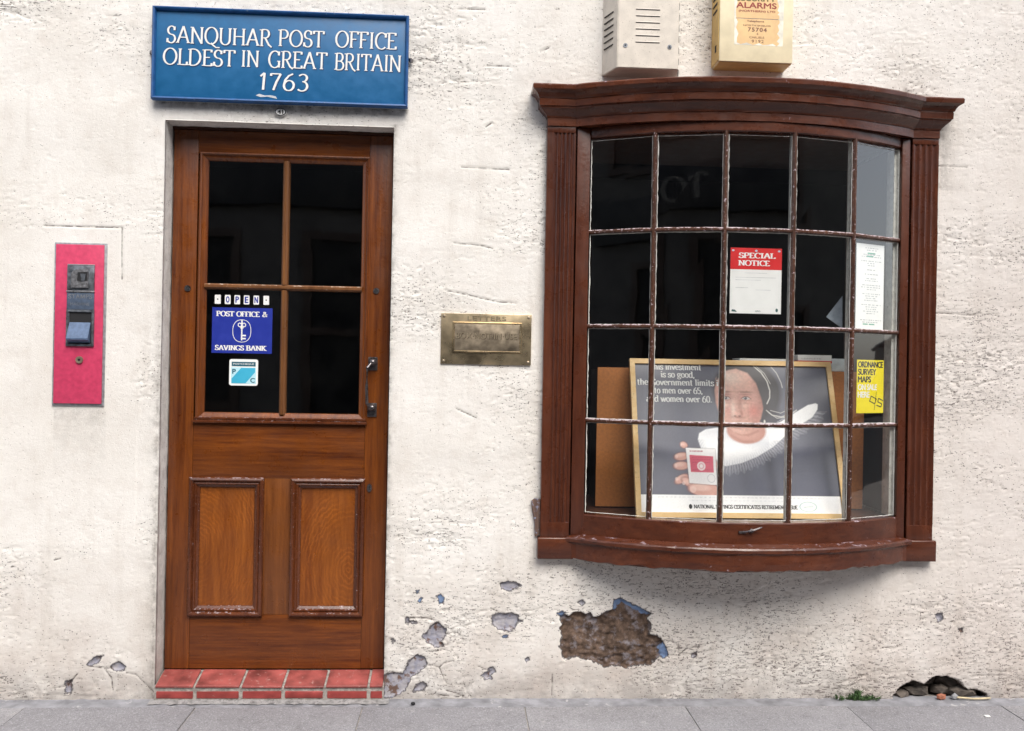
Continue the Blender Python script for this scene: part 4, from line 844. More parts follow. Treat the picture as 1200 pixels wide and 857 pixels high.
# louvres in the left flank, lying in its sloping face
fa, fb_ = Vector((bx0, 0, 0)), Vector((fx0, yf, 0)); tg_ = (fb_-fa).normalized(); nr_ = Vector((tg_.y, -tg_.x, 0)); nr_ = nr_ if nr_.x < 0 else -nr_
fl_ = lambda a, b, d: fa+tg_*a+nr_*d+Vector((0, 0, b))
for i in range(6):
    z = 2.6185+i*.0258; k = MB(); k.prism([(.022, z-.002), (.092, z-.002), (.092, z+.002), (.022, z+.002)], fl_, -.002, .0022); k.build('louvre', bpy.data.materials['louvre_shadow_gap'], b1)
for x, z in ((.611, 2.604), (.786, 2.604)):
    k = MB(); k.disc(Fb, x, z, .0085, .0085, -.001, .002, 18); e = k.build('screw', STEEL, b1); k = MB(); k.disc(Fb, x, z, .0035, .0035, .0021, .0026, 10); k.build('screw_slot', BLACK, e)
for i in range(9): MB().box(.8475, .8505, -.006, .0, 2.53+i*.045, 2.555+i*.045).build('side_clip', BLACK, b1)
b2 = empty('cream_alarm_box', (1.14, 0, 2.565), 'cream burglar alarm box with a torn peach label above the middle of the bow window', 'alarm box')
MB().box(.990, 1.286, -.100, .01, 2.5645, 2.98, .003).build('case', CREAM, b2)
MB().box(.9865, .9905, -.094, .004, 2.5690, 2.975, .001).build('side_shade', CREAM_SHADE, b2); MB().box(.994, 1.283, -.095, .004, 2.5612, 2.5650, .001).build('base_shade', CREAM_SHADE, b2)  # darker sheets over the cream case: shade painted on flank and underside
for z in (2.776, 2.803, 2.83): 
    k = MB(); k.box(.9845, .9868, -.075, -.02, z-.004, z+.004); k.build('vent_slot', BLACK, b2)
MB().box(.9845, .9868, -.070, -.055, 2.61, 2.637).build('vent_slot', BLACK, b2)
Fb = at(-.1002); rng = random.Random(5)
lab = [(1.060, 2.640), (1.075, 2.634), (1.10, 2.641), (1.125, 2.632), (1.15, 2.640), (1.165, 2.633), (1.19, 2.636), (1.205, 2.640), (1.222, 2.630), (1.231, 2.641), (1.221, 2.650), (1.233, 2.664), (1.222, 2.680), (1.230, 2.694), (1.224, 2.712), (1.232, 2.724), (1.231, 2.7352), (1.056, 2.7352), (1.063, 2.722), (1.056, 2.70), (1.066, 2.676), (1.060, 2.66)]
MB().prism(lab, Fb, 0, .0004).build('torn_label', PEACH, b2)
MB().prism([(1.056, 2.7385), (1.230, 2.7385), (1.230, 2.752), (1.222, 2.757), (1.230, 2.764), (1.222, 2.772), (1.228, 2.790), (1.221, 2.81), (1.228, 2.86), (1.053, 2.86), (1.060, 2.80), (1.054, 2.77)], Fb, 0, .0004).build('torn_label', PEACH, b2)
MB().prism([(1.050, 2.632), (1.245, 2.630), (1.245, 2.64), (1.25, 2.87), (1.046, 2.87)], Fb, -.0005, .0002).build('label_backing', plain('label_backing_white', (.84, .80, .68), .6), b2)
k = MB(); sans(k, 'ALARMS', 1.056, 1.217, 2.7785, 2.8005, Fb, .0007, .035); sans(k, '(NORTHERN) LTD', 1.066, 1.213, 2.7605, 2.7705, Fb, .0007, .025); k.build('label_print', REDINK, b2)
k = MB(); sans(k, 'SECURITY', 1.058, 1.213, 2.8065, 2.8285, Fb, .0007, .035); k.build('label_print', OLIVE, b2)
k = MB(); k.prism(quad(1.054, 1.226, 2.7362, 2.7378), Fb, .0003, .0006)
sans(k, 'Telephone', 1.099, 1.168, 2.7215, 2.7300, Fb, .0007, .035); sans(k, 'NORTH SHIELDS', 1.085, 1.195, 2.7065, 2.7128, Fb, .0007, .01); sans(k, '75704', 1.104, 1.179, 2.6855, 2.7010, Fb, .0007, .04, 1.25)
sans(k, '&', 1.139, 1.146, 2.6735, 2.6800, Fb, .0007, .01); sans(k, 'CARLISLE', 1.110, 1.170, 2.6585, 2.6665, Fb, .0007, .01); sans(k, '9192', 1.120, 1.168, 2.6410, 2.6530, Fb, .0007, .006, 1.2); k.build('label_print', plain('worn_brown_ink', (.26, .12, .07), .6), b2)

# ------------------------------------------------------------------ signs in the door glass
Fd = at(DY+.0155)
for nm, txt, x0, x1, lb in (('letter_tile', '-', -1.0145, -.9905, 'white letter tile with a dash, first of the row of six in the door glass'), ('letter_tile', 'O', -.9740, -.9510, 'white letter tile reading O in the door glass'), ('letter_tile', 'P', -.9360, -.9130, 'white letter tile reading P in the door glass'),
                            ('letter_tile', 'E', -.8980, -.8755, 'white letter tile reading E in the door glass'), ('letter_tile', 'N', -.8590, -.8370, 'white letter tile reading N in the door glass'), ('letter_tile', '·', -.8190, -.7965, 'white letter tile with a dot, last of the row of six in the door glass')):
    c = empty(nm, ((x0+x1)/2, DY+.0155, 1.572), lb, 'letter tile', 'letter tiles spelling the opening notice in the door glass')
    MB().prism([(x0+.002, 1.571), (x1-.002, 1.571), (x1, 1.573), (x1, 1.606), (x1-.002, 1.608), (x0+.002, 1.608), (x0, 1.606), (x0, 1.573)], Fd, 0, .0008).build('tile', PAPER, c)
    k = MB(); cxx = (x0+x1)/2
    if txt in 'OPEN': sans(k, txt, cxx-.0062, cxx+.0062, 1.5775, 1.602, Fd, .0012, .03)
    else: k.prism(quad(cxx-.0028, cxx+.0028, 1.5880, 1.5925), Fd, .001, .0012)
    k.build('printed_letter', NAVY if txt in 'OPEN' else INK, c)
c = empty('savings_bank_sticker', (-.902, DY+.0155, 1.371), 'royal blue sticker with a white key emblem in the lower left door pane', 'sticker')
MB().prism(quad(-1.0235, -.7815, 1.3715, 1.5570), Fd, 0, .0008).build('sticker_sheet', NAVY, c)
k = MB(); letters(k, 'POST', -1.006, -.936, 1.5215, 1.5415, Fd, .001, .22, .10, .14); letters(k, 'OFFICE', -.926, -.834, 1.5215, 1.5415, Fd, .001, .22, .10, .14); letters(k, '&', -.822, -.802, 1.5215, 1.5415, Fd, .001, .20, .10, .10)
letters(k, 'SAVINGS', -1.009, -.894, 1.3835, 1.4030, Fd, .001, .22, .10, .14); letters(k, 'BANK', -.884, -.805, 1.3835, 1.4030, Fd, .001, .22, .10, .14)
# key in an oval ring
n = 40; cx_, cz_ = -.9035, 1.4625
for i in range(n):
    q0, q1 = 2*math.pi*i/n, 2*math.pi*(i+1)/n; f = lambda q, s: (cx_+(.0375-s)*math.copysign(abs(math.cos(q))**.85, math.cos(q)), cz_+(.0465-s)*math.copysign(abs(math.sin(q))**.85, math.sin(q)))
    k.prism([f(q0, 0), f(q1, 0), f(q1, .0022), f(q0, .0022)], Fd, .001, .0013)
k.prism(quad(cx_-.0028, cx_+.0028, 1.424, 1.507), Fd, .001, .0013); k.prism(quad(cx_+.0028, cx_+.0165, 1.441, 1.447), Fd, .001, .0013); k.prism(quad(cx_+.0028, cx_+.0165, 1.4285, 1.4345), Fd, .001, .0013)
for sx in (-1, 1):
    for i in range(12):
        q0, q1 = 2*math.pi*i/12, 2*math.pi*(i+1)/12; g_ = lambda q, r: (cx_+sx*.0085+r*math.cos(q), 1.487+r*math.sin(q)*1.1)
        k.prism([g_(q0, .0085), g_(q1, .0085), g_(q1, .0052), g_(q0, .0052)], Fd, .0011+.0001*sx, .0015+.0001*sx)
k.prism([(cx_-.008, 1.478), (cx_+.008, 1.478), (cx_+.003, 1.470), (cx_-.003, 1.470)], Fd, .0014, .0018)
k.build('print', WHITE, c)
c = empty('cheque_sticker', (-.893, DY+.0155, 1.239), 'small square white and cyan sticker with letters P and C, lower left door pane', 'sticker')
def rr(x0, x1, z0, z1, r): return [(x0+r, z0), (x1-r, z0), (x1-r*.3, z0+r*.3), (x1, z0+r), (x1, z1-r), (x1-r*.3, z1-r*.3), (x1-r, z1), (x0+r, z1), (x0+r*.3, z1-r*.3), (x0, z1-r), (x0, z0+r), (x0+r*.3, z0+r*.3)]
MB().prism(rr(-.951, -.8355, 1.240, 1.3475, .008), Fd, 0, .0008).build('sticker_sheet', PAPER, c)
k = MB(); k.prism(quad(-.943, -.8435, 1.248, 1.314), Fd, .0009, .0011); k.build('print_field', LCYAN, c)
k = MB(); k.prism([(-.941, 1.2495), (-.885, 1.2495), (-.847, 1.295), (-.847, 1.312), (-.903, 1.312), (-.941, 1.268)], Fd, .0012, .0014); k.build('print_swoosh', CYAN, c)
k = MB(); k.prism(quad(-.9415, -.8455, 1.3185, 1.3365), Fd, .0009, .0011); k.build('print_band', TEAL, c)
k = MB(); sans(k, 'POSTCHEQUE', -.935, -.852, 1.3235, 1.3315, Fd, .0014, .01); k.build('print', WHITE, c)
k = MB(); sans(k, 'P', -.938, -.925, 1.288, 1.307, Fd, .0018, .03); sans(k, 'C', -.865, -.848, 1.253, 1.271, Fd, .0018, .03); k.build('print', TEAL, c, 'stuff')

# ------------------------------------------------------------------ notices behind the bow panes
def pane_fn(i):
    a, tg, nrm, L = pm[i]
    return lambda u, z, d: a+tg*((u-a.x)/tg.x)-nrm*(.0035-d)+Vector((0, 0, z))
Fp = pane_fn(2)
c = empty('special_notice', (1.13, -.169, 1.56), 'white notice with a red heading, fixed behind the middle pane of the second row', 'notice')
MB().prism(quad(1.029, 1.232, 1.5605, 1.8155), Fp, 0, .0007).build('paper', PAPER, c)
MB().prism(quad(1.029, 1.232, 1.732, 1.8155), Fp, .0008, .001).build('red_heading', RED, c)
k = MB(); letters(k, 'SPECIAL', 1.062, 1.206, 1.7765, 1.7965, Fp, .0012, .20, .10, .12); letters(k, 'NOTICE', 1.061, 1.184, 1.7470, 1.7670, Fp, .0012, .20, .10, .12); k.build('heading_print', PAPER, c)
k = MB()
for x in (1.039, 1.130, 1.221): k.disc(Fp, x, 1.805, .0055, .004, .0011, .0016, 10)
k.build('fixing_tab', PAPERB, c, 'stuff')
k = MB(); rng = random.Random(2)
for (x0, x1, z) in ((1.085, 1.175, 1.7175), (1.05, 1.21, 1.700), (1.05, 1.15, 1.690), (1.13, 1.19, 1.652), (1.05, 1.10, 1.66)): k.prism(quad(x0, x1, z, z+.0018), Fp, .0008, .001)
k.build('faint_print', plain('faint_print_ink', (.62, .63, .64), .6), c, 'stuff')
k = MB(); k.prism([(1.036, 1.568), (1.058, 1.566), (1.050, 1.574), (1.038, 1.576)], Fp, .0008, .001); k.disc(Fp, 1.215, 1.575, .005, .007, .0008, .001, 10); sans(k, 'GPO', 1.130, 1.150, 1.567, 1.573, Fp, .001, .01); k.build('foot_print', plain('foot_print_ink', (.04, .12, .12), .6), c, 'stuff')
Fp = pane_fn(4)
c = empty('opening_hours_list', (1.64, -.06, 1.52), 'tall white typed list behind the right hand pane of the second row', 'notice')
MB().prism(quad(1.562, 1.708, 1.512, 1.858), Fp, 0, .0007).build('paper', PAPER, c)
k = MB(); rng = random.Random(9)
for z in np.arange(1.84, 1.53, -.0088):
    if rng.random() < .25: continue
    cx2 = 1.640; hw = rng.uniform(.018, .054); x = cx2-hw
    while x < cx2+hw:
        L = rng.uniform(.004, .014); k.prism(quad(x, min(x+L, cx2+hw+.004), z, z+.0034), Fp, .0008, .001); x += L+rng.uniform(.002, .008)
k.build('typed_lines', GREYINK, c, 'stuff')
k = MB(); 
for a, b in ((1.600, 1.625), (1.632, 1.66)): k.prism(quad(a, b, 1.532, 1.537), Fp, .0011, .0013)
k.prism(quad(1.62, 1.66, 1.818, 1.823), Fp, .0011, .0013); k.prism(quad(1.615, 1.65, 1.806, 1.811), Fp, .0011, .0013); k.build('green_lines', GREENINK, c, 'stuff')
c = empty('map_sale_notice', (1.655, -.05, 1.18), 'bright yellow map sale notice behind the right hand pane of the third row', 'notice')
x0, x1, z0, z1 = 1.5745, 1.7165, 1.176, 1.3905
MB().prism(quad(x0, x1, z0, z1), Fp, 0, .0007).build('card', YELLOW, c)
k = MB(); sans(k, 'ORDNANCE', 1.581, 1.710, 1.360, 1.384, Fp, .001, .030, .92); sans(k, 'SURVEY', 1.581, 1.675, 1.330, 1.354, Fp, .001, .030, .92); sans(k, 'MAPS', 1.581, 1.648, 1.300, 1.324, Fp, .001, .030, .92)
def para(cx2, cz2, wd, ht, an, th):
    def P(a, b): return (cx2+a*math.cos(an)-b*math.sin(an), cz2+a*math.sin(an)+b*math.cos(an))
    for i, (a0, a1, b0, b1_) in enumerate(((-wd, wd, ht-th, ht), (-wd, wd, -ht, -ht+th), (-wd, -wd+th, -ht+th, ht-th), (wd-th, wd, -ht+th, ht-th))): k.prism([P(a0, b0), P(a1, b0), P(a1, b1_), P(a0, b1_)], Fp, .0008, .0011)
para(1.661, 1.229, .0165, .0125, rad(-22), .0036)
for a, b in (((1.690, 1.236), (1.714, 1.226)), ((1.690, 1.236), (1.686, 1.222)), ((1.686, 1.222), (1.708, 1.213)), ((1.708, 1.213), (1.703, 1.200)), ((1.703, 1.200), (1.680, 1.208))):
    v = Vector((b[0]-a[0], b[1]-a[1])); l = v.length; nn = Vector((-v.y, v.x))/l*.0018; k.prism([(a[0]-nn.x, a[1]-nn.y), (b[0]-nn.x, b[1]-nn.y), (b[0]+nn.x, b[1]+nn.y), (a[0]+nn.x, a[1]+nn.y)], Fp, .0013, .0016)
k.prism([(1.667, 1.188), (1.6685, 1.188), (1.6785, 1.262), (1.677, 1.262)], Fp, .0017, .0019); k.build('black_print', INK, c, 'stuff')
k = MB(); sans(k, 'ON SALE', 1.581, 1.680, 1.269, 1.292, Fp, .001, .030, .92); sans(k, 'HERE', 1.581, 1.642, 1.239, 1.262, Fp, .001, .030, .92); k.build('white_print', PAPER, c)
# things on the window board
c = empty('hardboard_counter', (1.158, .20, .742), 'brown hardboard faced counter standing in the bow window behind the framed poster', 'counter')
MB().box(.573, 1.740, .200, .212, .748, 1.342, .002).build('front_board', HARDB, c); MB().box(.600, 1.720, .214, .58, .742, 1.334, .002).build('carcass', LIN, c)
def leaflet(name, lbl, x0, x1, y0, y1, z0, z1, mat, rot=0, band=None):
    c = empty(name, ((x0+x1)/2, (y0+y1)/2, z0), lbl, 'leaflets'); k = MB(); k.box(x0, x1, y0, y1, z0, z1, .001)
    ca = Vector(((x0+x1)/2, (y0+y1)/2)); k.v = [(ca.x+(x-ca.x)*math.cos(rot)-(y-ca.y)*math.sin(rot), ca.y+(x-ca.x)*math.sin(rot)+(y-ca.y)*math.cos(rot), z) for x, y, z in k.v]; k.build('paper_stack', mat, c)
    return c
leaflet('leaflet_stack', 'thin white leaflets lying flat on the hardboard counter, left of the red edged pile', 1.195, 1.405, .222, .33, 1.343, 1.392, PAPER)
MB().prism([(1.175, 1.372), (1.21, 1.388), (1.21, 1.392), (1.17, 1.374)], at(.225), -.05, .05).build('curled_sheet', PAPER, empty('loose_leaflet', (1.19, .22, 1.37), 'loose curled leaflet edge at the left of the white leaflets on the counter', 'leaflet'))
c = leaflet('red_edged_pile', 'white pile with a red lower edge on top of the hardboard counter', 1.448, 1.598, .214, .31, 1.343, 1.412, PAPER)
MB().box(1.4475, 1.5985, .2125, .3, 1.377, 1.387).build('red_edge', RED, c); k = MB(); sans(k, 'LEAFLETS', 1.465, 1.55, 1.394, 1.399, at(.2135), .0002); k.build('print', GREYINK, c)
leaflet('pale_blue_pile', 'pale blue white papers on the right end of the hardboard counter', 1.600, 1.690, .214, .30, 1.343, 1.398, plain('pale_blue_leaflets', (.62, .70, .74), .6))
c = MB().prism([(1.490, 1.566), (1.560, 1.655), (1.562, 1.520)], lambda a, b, d: Vector((a, .02+(a-1.5)*.1-d, b)), 0, .001).build('paper_corner', plain('grey_blue_card', (.36, .42, .49), .6), None)
tag(c, 'grey blue triangular card corner hanging behind the fourth pane of the second row', 'card')

# framed advertising poster, leaning back on the board
PB, PT, ZB2, ZT2 = -.055, .155, .744, 1.379
po = empty('framed_poster', (1.133, PB, ZB2), 'pale wood framed poster of a woman in a white ruff, leaning in the bow window', 'poster')
XL, XR = .700, 1.565
Lh = math.hypot(PT-PB, ZT2-ZB2); ev = Vector((0, (PT-PB)/Lh, (ZT2-ZB2)/Lh)); en = Vector((0, -ev.z, ev.y))
FP = lambda a, b, d: Vector((a, PB, ZB2))+ev*b+en*d       # a = x, b = distance up the poster
fw = .021
for nm, q in (('frame_rail', [(XL, 0), (XR, 0), (XR-fw, fw), (XL+fw, fw)]), ('frame_rail', [(XL, Lh), (XL+fw, Lh-fw), (XR-fw, Lh-fw), (XR, Lh)]), ('frame_stile', [(XL, 0), (XL+fw, fw), (XL+fw, Lh-fw), (XL, Lh)]), ('frame_stile', [(XR, 0), (XR, Lh), (XR-fw, Lh-fw), (XR-fw, fw)])):
    k = MB(); k.prism(q, FP, -.012, .010); k.build(nm, OAK, po)
MB().prism([(XL+.002, .002), (XR-.002, .002), (XR-.002, Lh-.002), (XL+.002, Lh-.002)], FP, -.016, -.0125).build('backing_board', LIN, po)
def painted_sheet():
    nu, nv = 420, 300; u0, u1, v0, v1 = XL+fw-.003, XR-fw+.003, fw-.003, Lh-fw+.003
    U, V = np.meshgrid(np.linspace(0, 1, nu), np.linspace(0, 1, nv)); x = 58+U*965; y = 775-V*692     # drawing units, y down
    c = np.zeros(x.shape+(3,)); sm = lambda d, w=2.0: np.clip(.5-d/w, 0, 1)[..., None]
    def over(m, rgb): nonlocal c; c = c*(1-m)+np.asarray(rgb)*m
    def ell(cx, cy, rx, ry, an=0):
        a = rad(an); dx, dy = x-cx, y-cy; p = (dx*math.cos(a)+dy*math.sin(a))/rx; q = (-dx*math.sin(a)+dy*math.cos(a))/ry
        return (np.sqrt(p*p+q*q)-1)*min(rx, ry)
    pl = lambda pts: sdf_poly(x, y, pts)
    n1 = fbm(x, y, 260, 330, 81, 3); n2 = fbm(x, y, 9, 9, 82, 3)-.5
    base = np.array([.118, .122, .158]); c = base*(0.75+.75*n1)[..., None]; c *= (1-.25*np.clip((x-820)/200, 0, 1))[..., None]
    for fx, fw_, am in ((335, 22, .4), (690, 26, .45), (960, 20, .3), (560, 30, .2)): c *= (1-am*np.exp(-((x-fx-.06*(y-500))/fw_)**2)*np.clip((y-430)/120, 0, 1))[..., None]
    # shawl / gown tones
    over(sm(pl([(330, 700), (380, 560), (480, 600), (640, 600), (800, 470), (900, 470), (960, 700)]), 60)*.35, (.07, .075, .12))
    # dark cap and hair
    over(sm(ell(612, 210, 168, 150), 22), (.045, .040, .048)); over(sm(ell(696, 300, 66, 110, -12), 34)*.8, (.060, .055, .068))
    # ruff: crisp white collar with a pleated, fringed lower edge
    ruff = [(342, 440), (352, 405), (390, 384), (470, 372), (560, 378), (690, 372), (760, 345), (840, 298), (905, 262), (950, 252), (970, 262), (964, 296), (930, 338), (860, 378), (790, 425), (720, 480), (640, 525), (560, 556), (480, 572), (410, 560), (362, 510)]
    dr = pl(ruff); th = np.arctan2(y-250, x-520); pleat = .5+.5*np.sin(th*150+n2*4); pleat2 = .5+.5*np.sin(th*61+2)
    fringe = (dr > -16)*(dr < 26+14*pleat2)*((y > 470-(x-560)*.62))*(y > 300)
    over((fringe*(.25+.75*pleat)*np.clip(1.05-np.clip(dr, 0, 60)/48, 0, 1))[..., None]*.75, (.42, .42, .46))
    over(sm(dr+10, 5), (.90, .90, .91))
    over((np.clip(sm(dr+10, 4)[..., 0]*np.clip(1+(dr+10)/34, 0, 1)*(.25+.75*pleat)*(y > 440), 0, 1)*.6)[..., None], (.36, .37, .42))
    over((sm(dr+14, 30)[..., 0]*np.clip(1-np.abs(y-415-.25*(x-520))/55, 0, 1)*(x < 700)*.35)[..., None], (.48, .49, .56))
    # neck and double chin
    over(sm(ell(592, 396, 96, 62), 8), (.52, .25, .20)); over(sm(ell(588, 402, 76, 44), 26)*.7, (.68, .38, .31)); over(sm(sdf_line(x, y, [(520, 392), (552, 412), (600, 418), (650, 398)])-3, 12)*.55, (.34, .13, .11)); over(sm(sdf_line(x, y, [(518, 420), (570, 448), (620, 446)])-2, 10)*.5, (.36, .15, .13))
    # face turned slightly to the left, lit from the left
    face = pl([(452, 210), (462, 150), (500, 110), (560, 96), (620, 112), (662, 160), (682, 225), (684, 290), (668, 340), (640, 380), (606, 408), (570, 416), (530, 404), (494, 372), (468, 330), (454, 270)])
    over(sm(face, 8), (.66, .37, .30)); fm2 = sm(face, 8)[..., 0]
    g = lambda cx2, cy2, rx, ry, rgb, am: over((fm2*np.exp(-((x-cx2)/rx)**2-((y-cy2)/ry)**2)*am)[..., None], rgb)
    g(530, 150, 60, 38, (.86, .66, .56), .85); g(515, 300, 30, 34, (.78, .34, .29), .55); g(536, 300, 12, 44, (.90, .70, .60), .8); g(500, 275, 22, 14, (.86, .62, .53), .6); g(590, 278, 26, 14, (.84, .58, .49), .55); g(556, 392, 34, 18, (.82, .52, .44), .6)
    g(640, 305, 34, 36, (.66, .17, .14), .6); g(690, 250, 34, 110, (.26, .09, .075), .8); g(650, 365, 30, 40, (.42, .17, .14), .6); g(665, 160, 26, 50, (.36, .17, .14), .6); g(455, 260, 10, 90, (.48, .23, .19), .6)
    over((fm2*np.exp(-((x-572)/10)**2-((y-275)/42)**2)*.6)[..., None], (.46, .20, .16)); g(556, 334, 26, 5, (.34, .12, .10), .75); g(577, 316, 7, 12, (.42, .16, .13), .75); g(552, 318, 15, 12, (.80, .46, .38), .8)
    for nx2 in (543, 565): over(sm(ell(nx2, 329, 5.5, 2.6), 4)*.85, (.10, .03, .03))
    for ex, kx in ((506, .9), (604, 1.0)):
        g(ex, 240, 34*kx, 15, (.42, .19, .16), .75); g(ex, 214, 36*kx, 5, (.22, .10, .075), .85); g(ex, 226, 28*kx, 3.2, (.30, .11, .09), .75)
        over(sm(pl([(ex-22*kx, 245), (ex-8, 238), (ex+8, 238), (ex+22*kx, 246), (ex+8, 251), (ex-8, 251)]), 3), (.56, .48, .46)); over(sm(ell(ex-3, 244, 7.5, 7), 2.5), (.07, .06, .07)); over(sm(ell(ex-5.5, 241.5, 1.6, 1.6), 2), (.9, .9, .9))
        over(sm(sdf_line(x, y, [(ex-24*kx, 245), (ex-8, 236.5), (ex+9, 236.5), (ex+25*kx, 247)])-1.4, 2.4)*.95, (.09, .035, .035)); over(sm(sdf_line(x, y, [(ex-18*kx, 252), (ex, 255), (ex+20*kx, 251)])-.8, 3)*.6, (.34, .13, .11)); g(ex, 268, 22, 4, (.46, .21, .17), .5)
    over(sm(pl([(522, 368), (540, 362), (556, 365), (572, 362), (592, 369), (572, 378), (556, 380), (538, 377)]), 4)*.9, (.50, .12, .11)); over(sm(sdf_line(x, y, [(522, 369), (556, 370), (592, 369.5)])-.9, 2.4)*.85, (.20, .04, .04)); g(556, 387, 22, 4, (.42, .18, .15), .6)
    c *= (1+fm2*.35*n2)[..., None]
    # cap brim with fine pale edging and an earring
    over(sm(pl([(448, 200), (470, 130), (520, 92), (612, 82), (690, 122), (722, 230), (704, 320), (690, 330), (682, 250), (660, 170), (622, 122), (566, 102), (508, 114), (470, 156)]), 8), (.050, .043, .050))
    for pts, wd in (([(655, 88), (690, 118), (716, 160), (726, 205), (722, 240), (706, 268)], 2.6), ([(668, 88), (706, 122), (732, 172)], 1.2), ([(742, 88), (768, 120), (786, 165), (790, 190)], 1.8), ([(700, 300), (726, 322), (770, 330), (820, 316), (850, 296)], 2.2), ([(712, 312), (748, 336), (806, 330)], 1.4), ([(720, 300), (770, 312), (822, 288)], 1.2)): over(sm(sdf_line(x, y, pts)-wd, 2.6)*.85, (.70, .68, .64))
    over(sm(ell(686, 352, 4, 7), 3), (.75, .72, .66))
    # hand and card
    skin = np.array((.66, .36, .30))
    for cx2, cy2, rx, ry, an in ((282, 467, 17, 14, 20), (268, 520, 34, 17, -8), (264, 562, 36, 18, -4), (262, 622, 34, 16, -28), (300, 640, 40, 18, 30), (368, 668, 76, 30, 4), (424, 556, 14, 22, 0)):
        d = ell(cx2, cy2, rx, ry, an); over(sm(d-3, 8)*.8, (.22, .09, .09)); over(sm(d, 5), skin); over(sm(ell(cx2-rx*.25, cy2-ry*.3, rx*.6, ry*.5, an), 8)*.7, (.84, .58, .50)); over(sm(ell(cx2-rx*.72, cy2, rx*.2, ry*.5, an), 2)*.5, (.86, .66, .60))
    card = pl([(290, 480), (432, 484), (430, 648), (298, 640)]); over(sm(card-3, 5)*.5, (.05, .04, .05)); over(sm(card), (.80, .78, .78)); over(sm(pl([(306, 512), (420, 518), (418, 592), (308, 590)])), (.62, .10, .16))
    over(sm(ell(360, 563, 20, 20), 2), (.84, .70, .70)); over(sm(ell(360, 563, 13, 13), 2), (.66, .30, .34)); over(sm(ell(360, 563, 9, 9), 2), (.84, .74, .74))
    for yy_ in (524, 533, 546, 580): over((sm(np.abs(y-yy_)-1.6, 2)[..., 0]*(np.abs(x-362) < 46)*(np.sin(x*1.1+yy_) > -.2)*(np.hypot(x-360, y-563) > 24))[..., None]*.7, (.30, .03, .07))
    over((sm(np.abs(y-495)-3.5, 2)[..., 0]*(np.abs(x-340) < 32)*(np.sin(x*.9) > -.5))[..., None], (.35, .05, .08))
    over((sm(np.abs(np.hypot(x-404, y-618)-18)-1, 2)[..., 0]*(x < 426))[..., None]*.7, (.2, .2, .25))
    # white foot band
    over(sm(693-y, 2), (.90, .90, .90))
    for yy_, am in ((703, .35), (717, .28)): over((sm(np.abs(y-yy_)-2.2, 2)[..., 0]*(np.sin(x*.83+yy_)+np.sin(x*.31) > -.2)*(np.abs(x-540) < (395 if yy_ < 710 else 250)))[..., None]*am, (.35, .36, .4))
    over((sm(np.abs((np.sqrt(((x-858)/40)**2+((y-741)/21)**2)-1)*24)-1.2, 2))*.8, (.15, .42, .40)); over((sm(np.abs(y-741+.12*(x-858))-3, 2)[..., 0]*(np.abs(x-858) < 26)*(np.sin(x*1.3) > -.1))[..., None]*.6, (.15, .42, .40))
    c = np.clip(c*1.08*(1+.14*(fbm(x, y, 3.2, 3.2, 83, 2)-.5))[..., None], 0, 1)
    A_ = u0+U*(u1-u0); B_ = v0+V*(v1-v0); o_ = origin(po)
    P = np.stack([A_-o_.x, PB+ev.y*B_+en.y*.001-o_.y, ZB2+ev.z*B_+en.z*.001-o_.z], -1).reshape(-1, 3)
    idx = np.arange(nu*nv).reshape(nv, nu); q = np.stack([idx[:-1, :-1], idx[:-1, 1:], idx[1:, 1:], idx[1:, :-1]], -1).reshape(-1, 4)
    me = bpy.data.meshes.new('printed_sheet'); me.vertices.add(len(P)); me.vertices.foreach_set('co', P.astype('f').ravel()); me.loops.add(len(q)*4); me.loops.foreach_set('vertex_index', q.astype('i').ravel())
    me.polygons.add(len(q)); me.polygons.foreach_set('loop_start', np.arange(0, len(q)*4, 4, dtype='i')); me.polygons.foreach_set('loop_total', np.full(len(q), 4, 'i')); me.update(calc_edges=True)
    a = me.color_attributes.new('print', 'FLOAT_COLOR', 'POINT'); a.data.foreach_set('color', np.concatenate([c, np.ones(x.shape+(1,))], -1).reshape(-1).astype('f'))
    k = N('poster_print'); at_ = k.attr('print'); k.setb('Base Color', at_.outputs['Color']); k.setb('Roughness', .35); me.materials.append(k.m)
    o = bpy.data.objects.new('printed_sheet', me); o.parent = po; col.objects.link(o)
    return lambda px, py: (u0+(px-58)/965*(u1-u0), v0+(775-py)/692*(v1-v0))
pmap = painted_sheet()
FQ = lambda a, b, d: FP(*pmap(a, -b), d)           # drawing units (y down, given negated)
k = MB()
for t, a, b, y in (('This investment', 134, 392, 113), ('is so good,', 188, 356, 150), ('the Government limits it', 70, 486, 188), ('to men over 65,', 152, 390, 227), ('and women over 60.', 112, 434, 267)): letters(k, t, a, b, -y, -y+30, FQ, .0018, .20, .10, .02, .0)
k.build('headline_print', PAPER, po)
k = MB(); letters(k, 'NATIONAL SAVINGS CERTIFICATES RETIREMENT ISSUE', 312, 806, -752, -736, FQ, .0018, .2, .11, .06); k.disc(FQ, 296, -744, 8, 11, .0015, .0019, 10); k.build('foot_print', INK, po)

